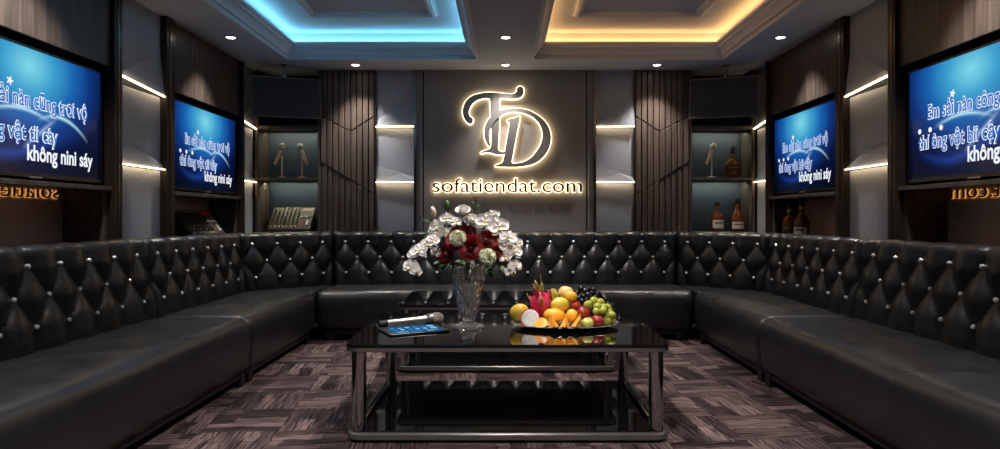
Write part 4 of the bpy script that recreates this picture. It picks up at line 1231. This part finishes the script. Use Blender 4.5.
bottle('round amber cognac decanter on the upper shelf of the right niche', at_z(732.5, y, 1.448), rnd_b, .315, (.088, .065, .125, M['label_dark']), 'decanter', .6)
bottle('amber bottle with cream label, shorter of the pair in the right niche', at_z(717.3, y, .901), cyl, .30, (.062, .035, .12, M['label']))
bottle('amber bottle, taller of the pair on the lower shelf of the right niche', at_z(737, y, .901), flask, .35, (.064, .03, .10, M['label']))
bottle('amber bottle nearest the corner on the shelf under the far right television', Vector((2.62, 5.98, .861)), cyl, .30, (.062, .035, .12, M['label_dark']))  # this pair is put in for a mirror reflection of the niche bottles
bottle('pale labelled bottle farther from the corner on the shelf under the far right television', Vector((2.62, 5.74, .861)), flask, .35, (.064, .03, .10, M['label']))
# turn the labels of the side shelf towards the room
for o in [o for o in bpy.data.objects if o.parent is None and o.name.startswith('bottle') and abs(o.location.x - 2.62) < .01]:
    o.rotation_euler = (0, 0, R(-48))

def console(label, loc, rz, w=.43):
    t = thing('mixing_console', label, 'mixer', loc, (0, 0, rz), 'audio mixing consoles')
    d, h0, h1 = .20, .03, .25
    mb = MB(); x = w/2
    mb.add([(-x, 0, 0), (x, 0, 0), (x, d, 0), (-x, d, 0), (-x, 0, h0), (x, 0, h0), (x, d, h1), (-x, d, h1)], [(0,3,2,1),(4,5,6,7),(0,1,5,4),(1,2,6,5),(2,3,7,6),(3,0,4,7)])
    mb.build('housing', M['console'], t, bevel=.004)
    a = math.atan2(h1 - h0, d); sl = sqrt((h1-h0)**2 + d*d)
    mt = Matrix.Translation((0, 0, h0)) @ Matrix.Rotation(a, 4, 'X')
    k1 = None
    for i in range(7):
        for j in range(8):
            light = j == 0 or (j == 7)
            X = -x + .035 + i*(w*.62/6.6); Y = sl*(.09 + .83*j/7)
            b = MB().lathe([(.0085, 0), (.0085, .008), (.006, .012)], 10, mtx=mt @ Matrix.Translation((X, Y, .0))) if False else None
            if k1 is None:
                kd = MB().lathe([(.0075, 0), (.0075, .009), (.006, .013)], 10).build('knob', M['knob_dark'], t, smooth=True)
                kl = MB().lathe([(.007, 0), (.007, .009), (.005, .013)], 10).build('fader_cap', M['knob_light'], t, smooth=True)
                k1 = kd; first = [kd, kl]
            srcs = kl if light else kd
            if (srcs is kd and first[0]) or (srcs is kl and first[1]):
                o = srcs; first[1 if srcs is kl else 0] = None
            else:
                o = srcs.copy(); COL.objects.link(o); o.parent = t
            o.matrix_local = mt @ Matrix.Translation((X, Y, 0))
    MB().box((x*.42, sl*.80, 0), (x*.9, sl*.93, .003), mtx=mt).build('display', M['led_red'], t)
    for k in range(3):
        MB().box((x*(.42 + .17*k), sl*.52, 0), (x*(.53 + .17*k), sl*.58, .006), mtx=mt).build('button', M['knob_light'], t)
    MB().box((x*.72, sl*.18, 0), (x*.86, sl*.40, .004), mtx=mt).build('fader_plate', M['knob_light'], t)
    MB().box((x*.45, sl*.15, 0), (x*.55, sl*.40, .003), mtx=mt).build('meter', M['led_red'], t)
    return t
console('audio mixing console on the lower shelf of the left corner niche', at_z(288.5, 6.53, .901), 0)
console('audio mixing console on the shelf under the far television on the left wall', (-2.535, 5.6, .861), R(75), .42)  # solid console put in for the mirror reflection of the niche console

# ------------------------------------------------------------------ camera, world, view
cam = bpy.data.cameras.new('camera'); co = bpy.data.objects.new('camera', cam); COL.objects.link(co)
co.location = (0, 0, E); co.rotation_euler = (R(90), 0, 0)
cam.sensor_width = 36; cam.sensor_fit = 'HORIZONTAL'; cam.lens = F / 1000 * 36
cam.shift_x = -(CX - 500) / 1000; cam.shift_y = -(224.5 - CY) / 1000
cam.clip_start = .02
S.camera = co
w = bpy.data.worlds.new('world'); S.world = w; w.use_nodes = True
w.node_tree.nodes['Background'].inputs['Color'].default_value = (.02, .02, .025, 1)
S.view_settings.view_transform = 'Standard'; S.view_settings.look = 'None'; S.view_settings.gamma = 1
S.view_settings.exposure = 0; S.view_settings.use_curve_mapping = False
S.cycles.use_denoising = True
S.cycles.max_bounces = 10; S.cycles.diffuse_bounces = 5; S.cycles.glossy_bounces = 5; S.cycles.transmission_bounces = 10
S.cycles.caustics_reflective = False; S.cycles.caustics_refractive = False
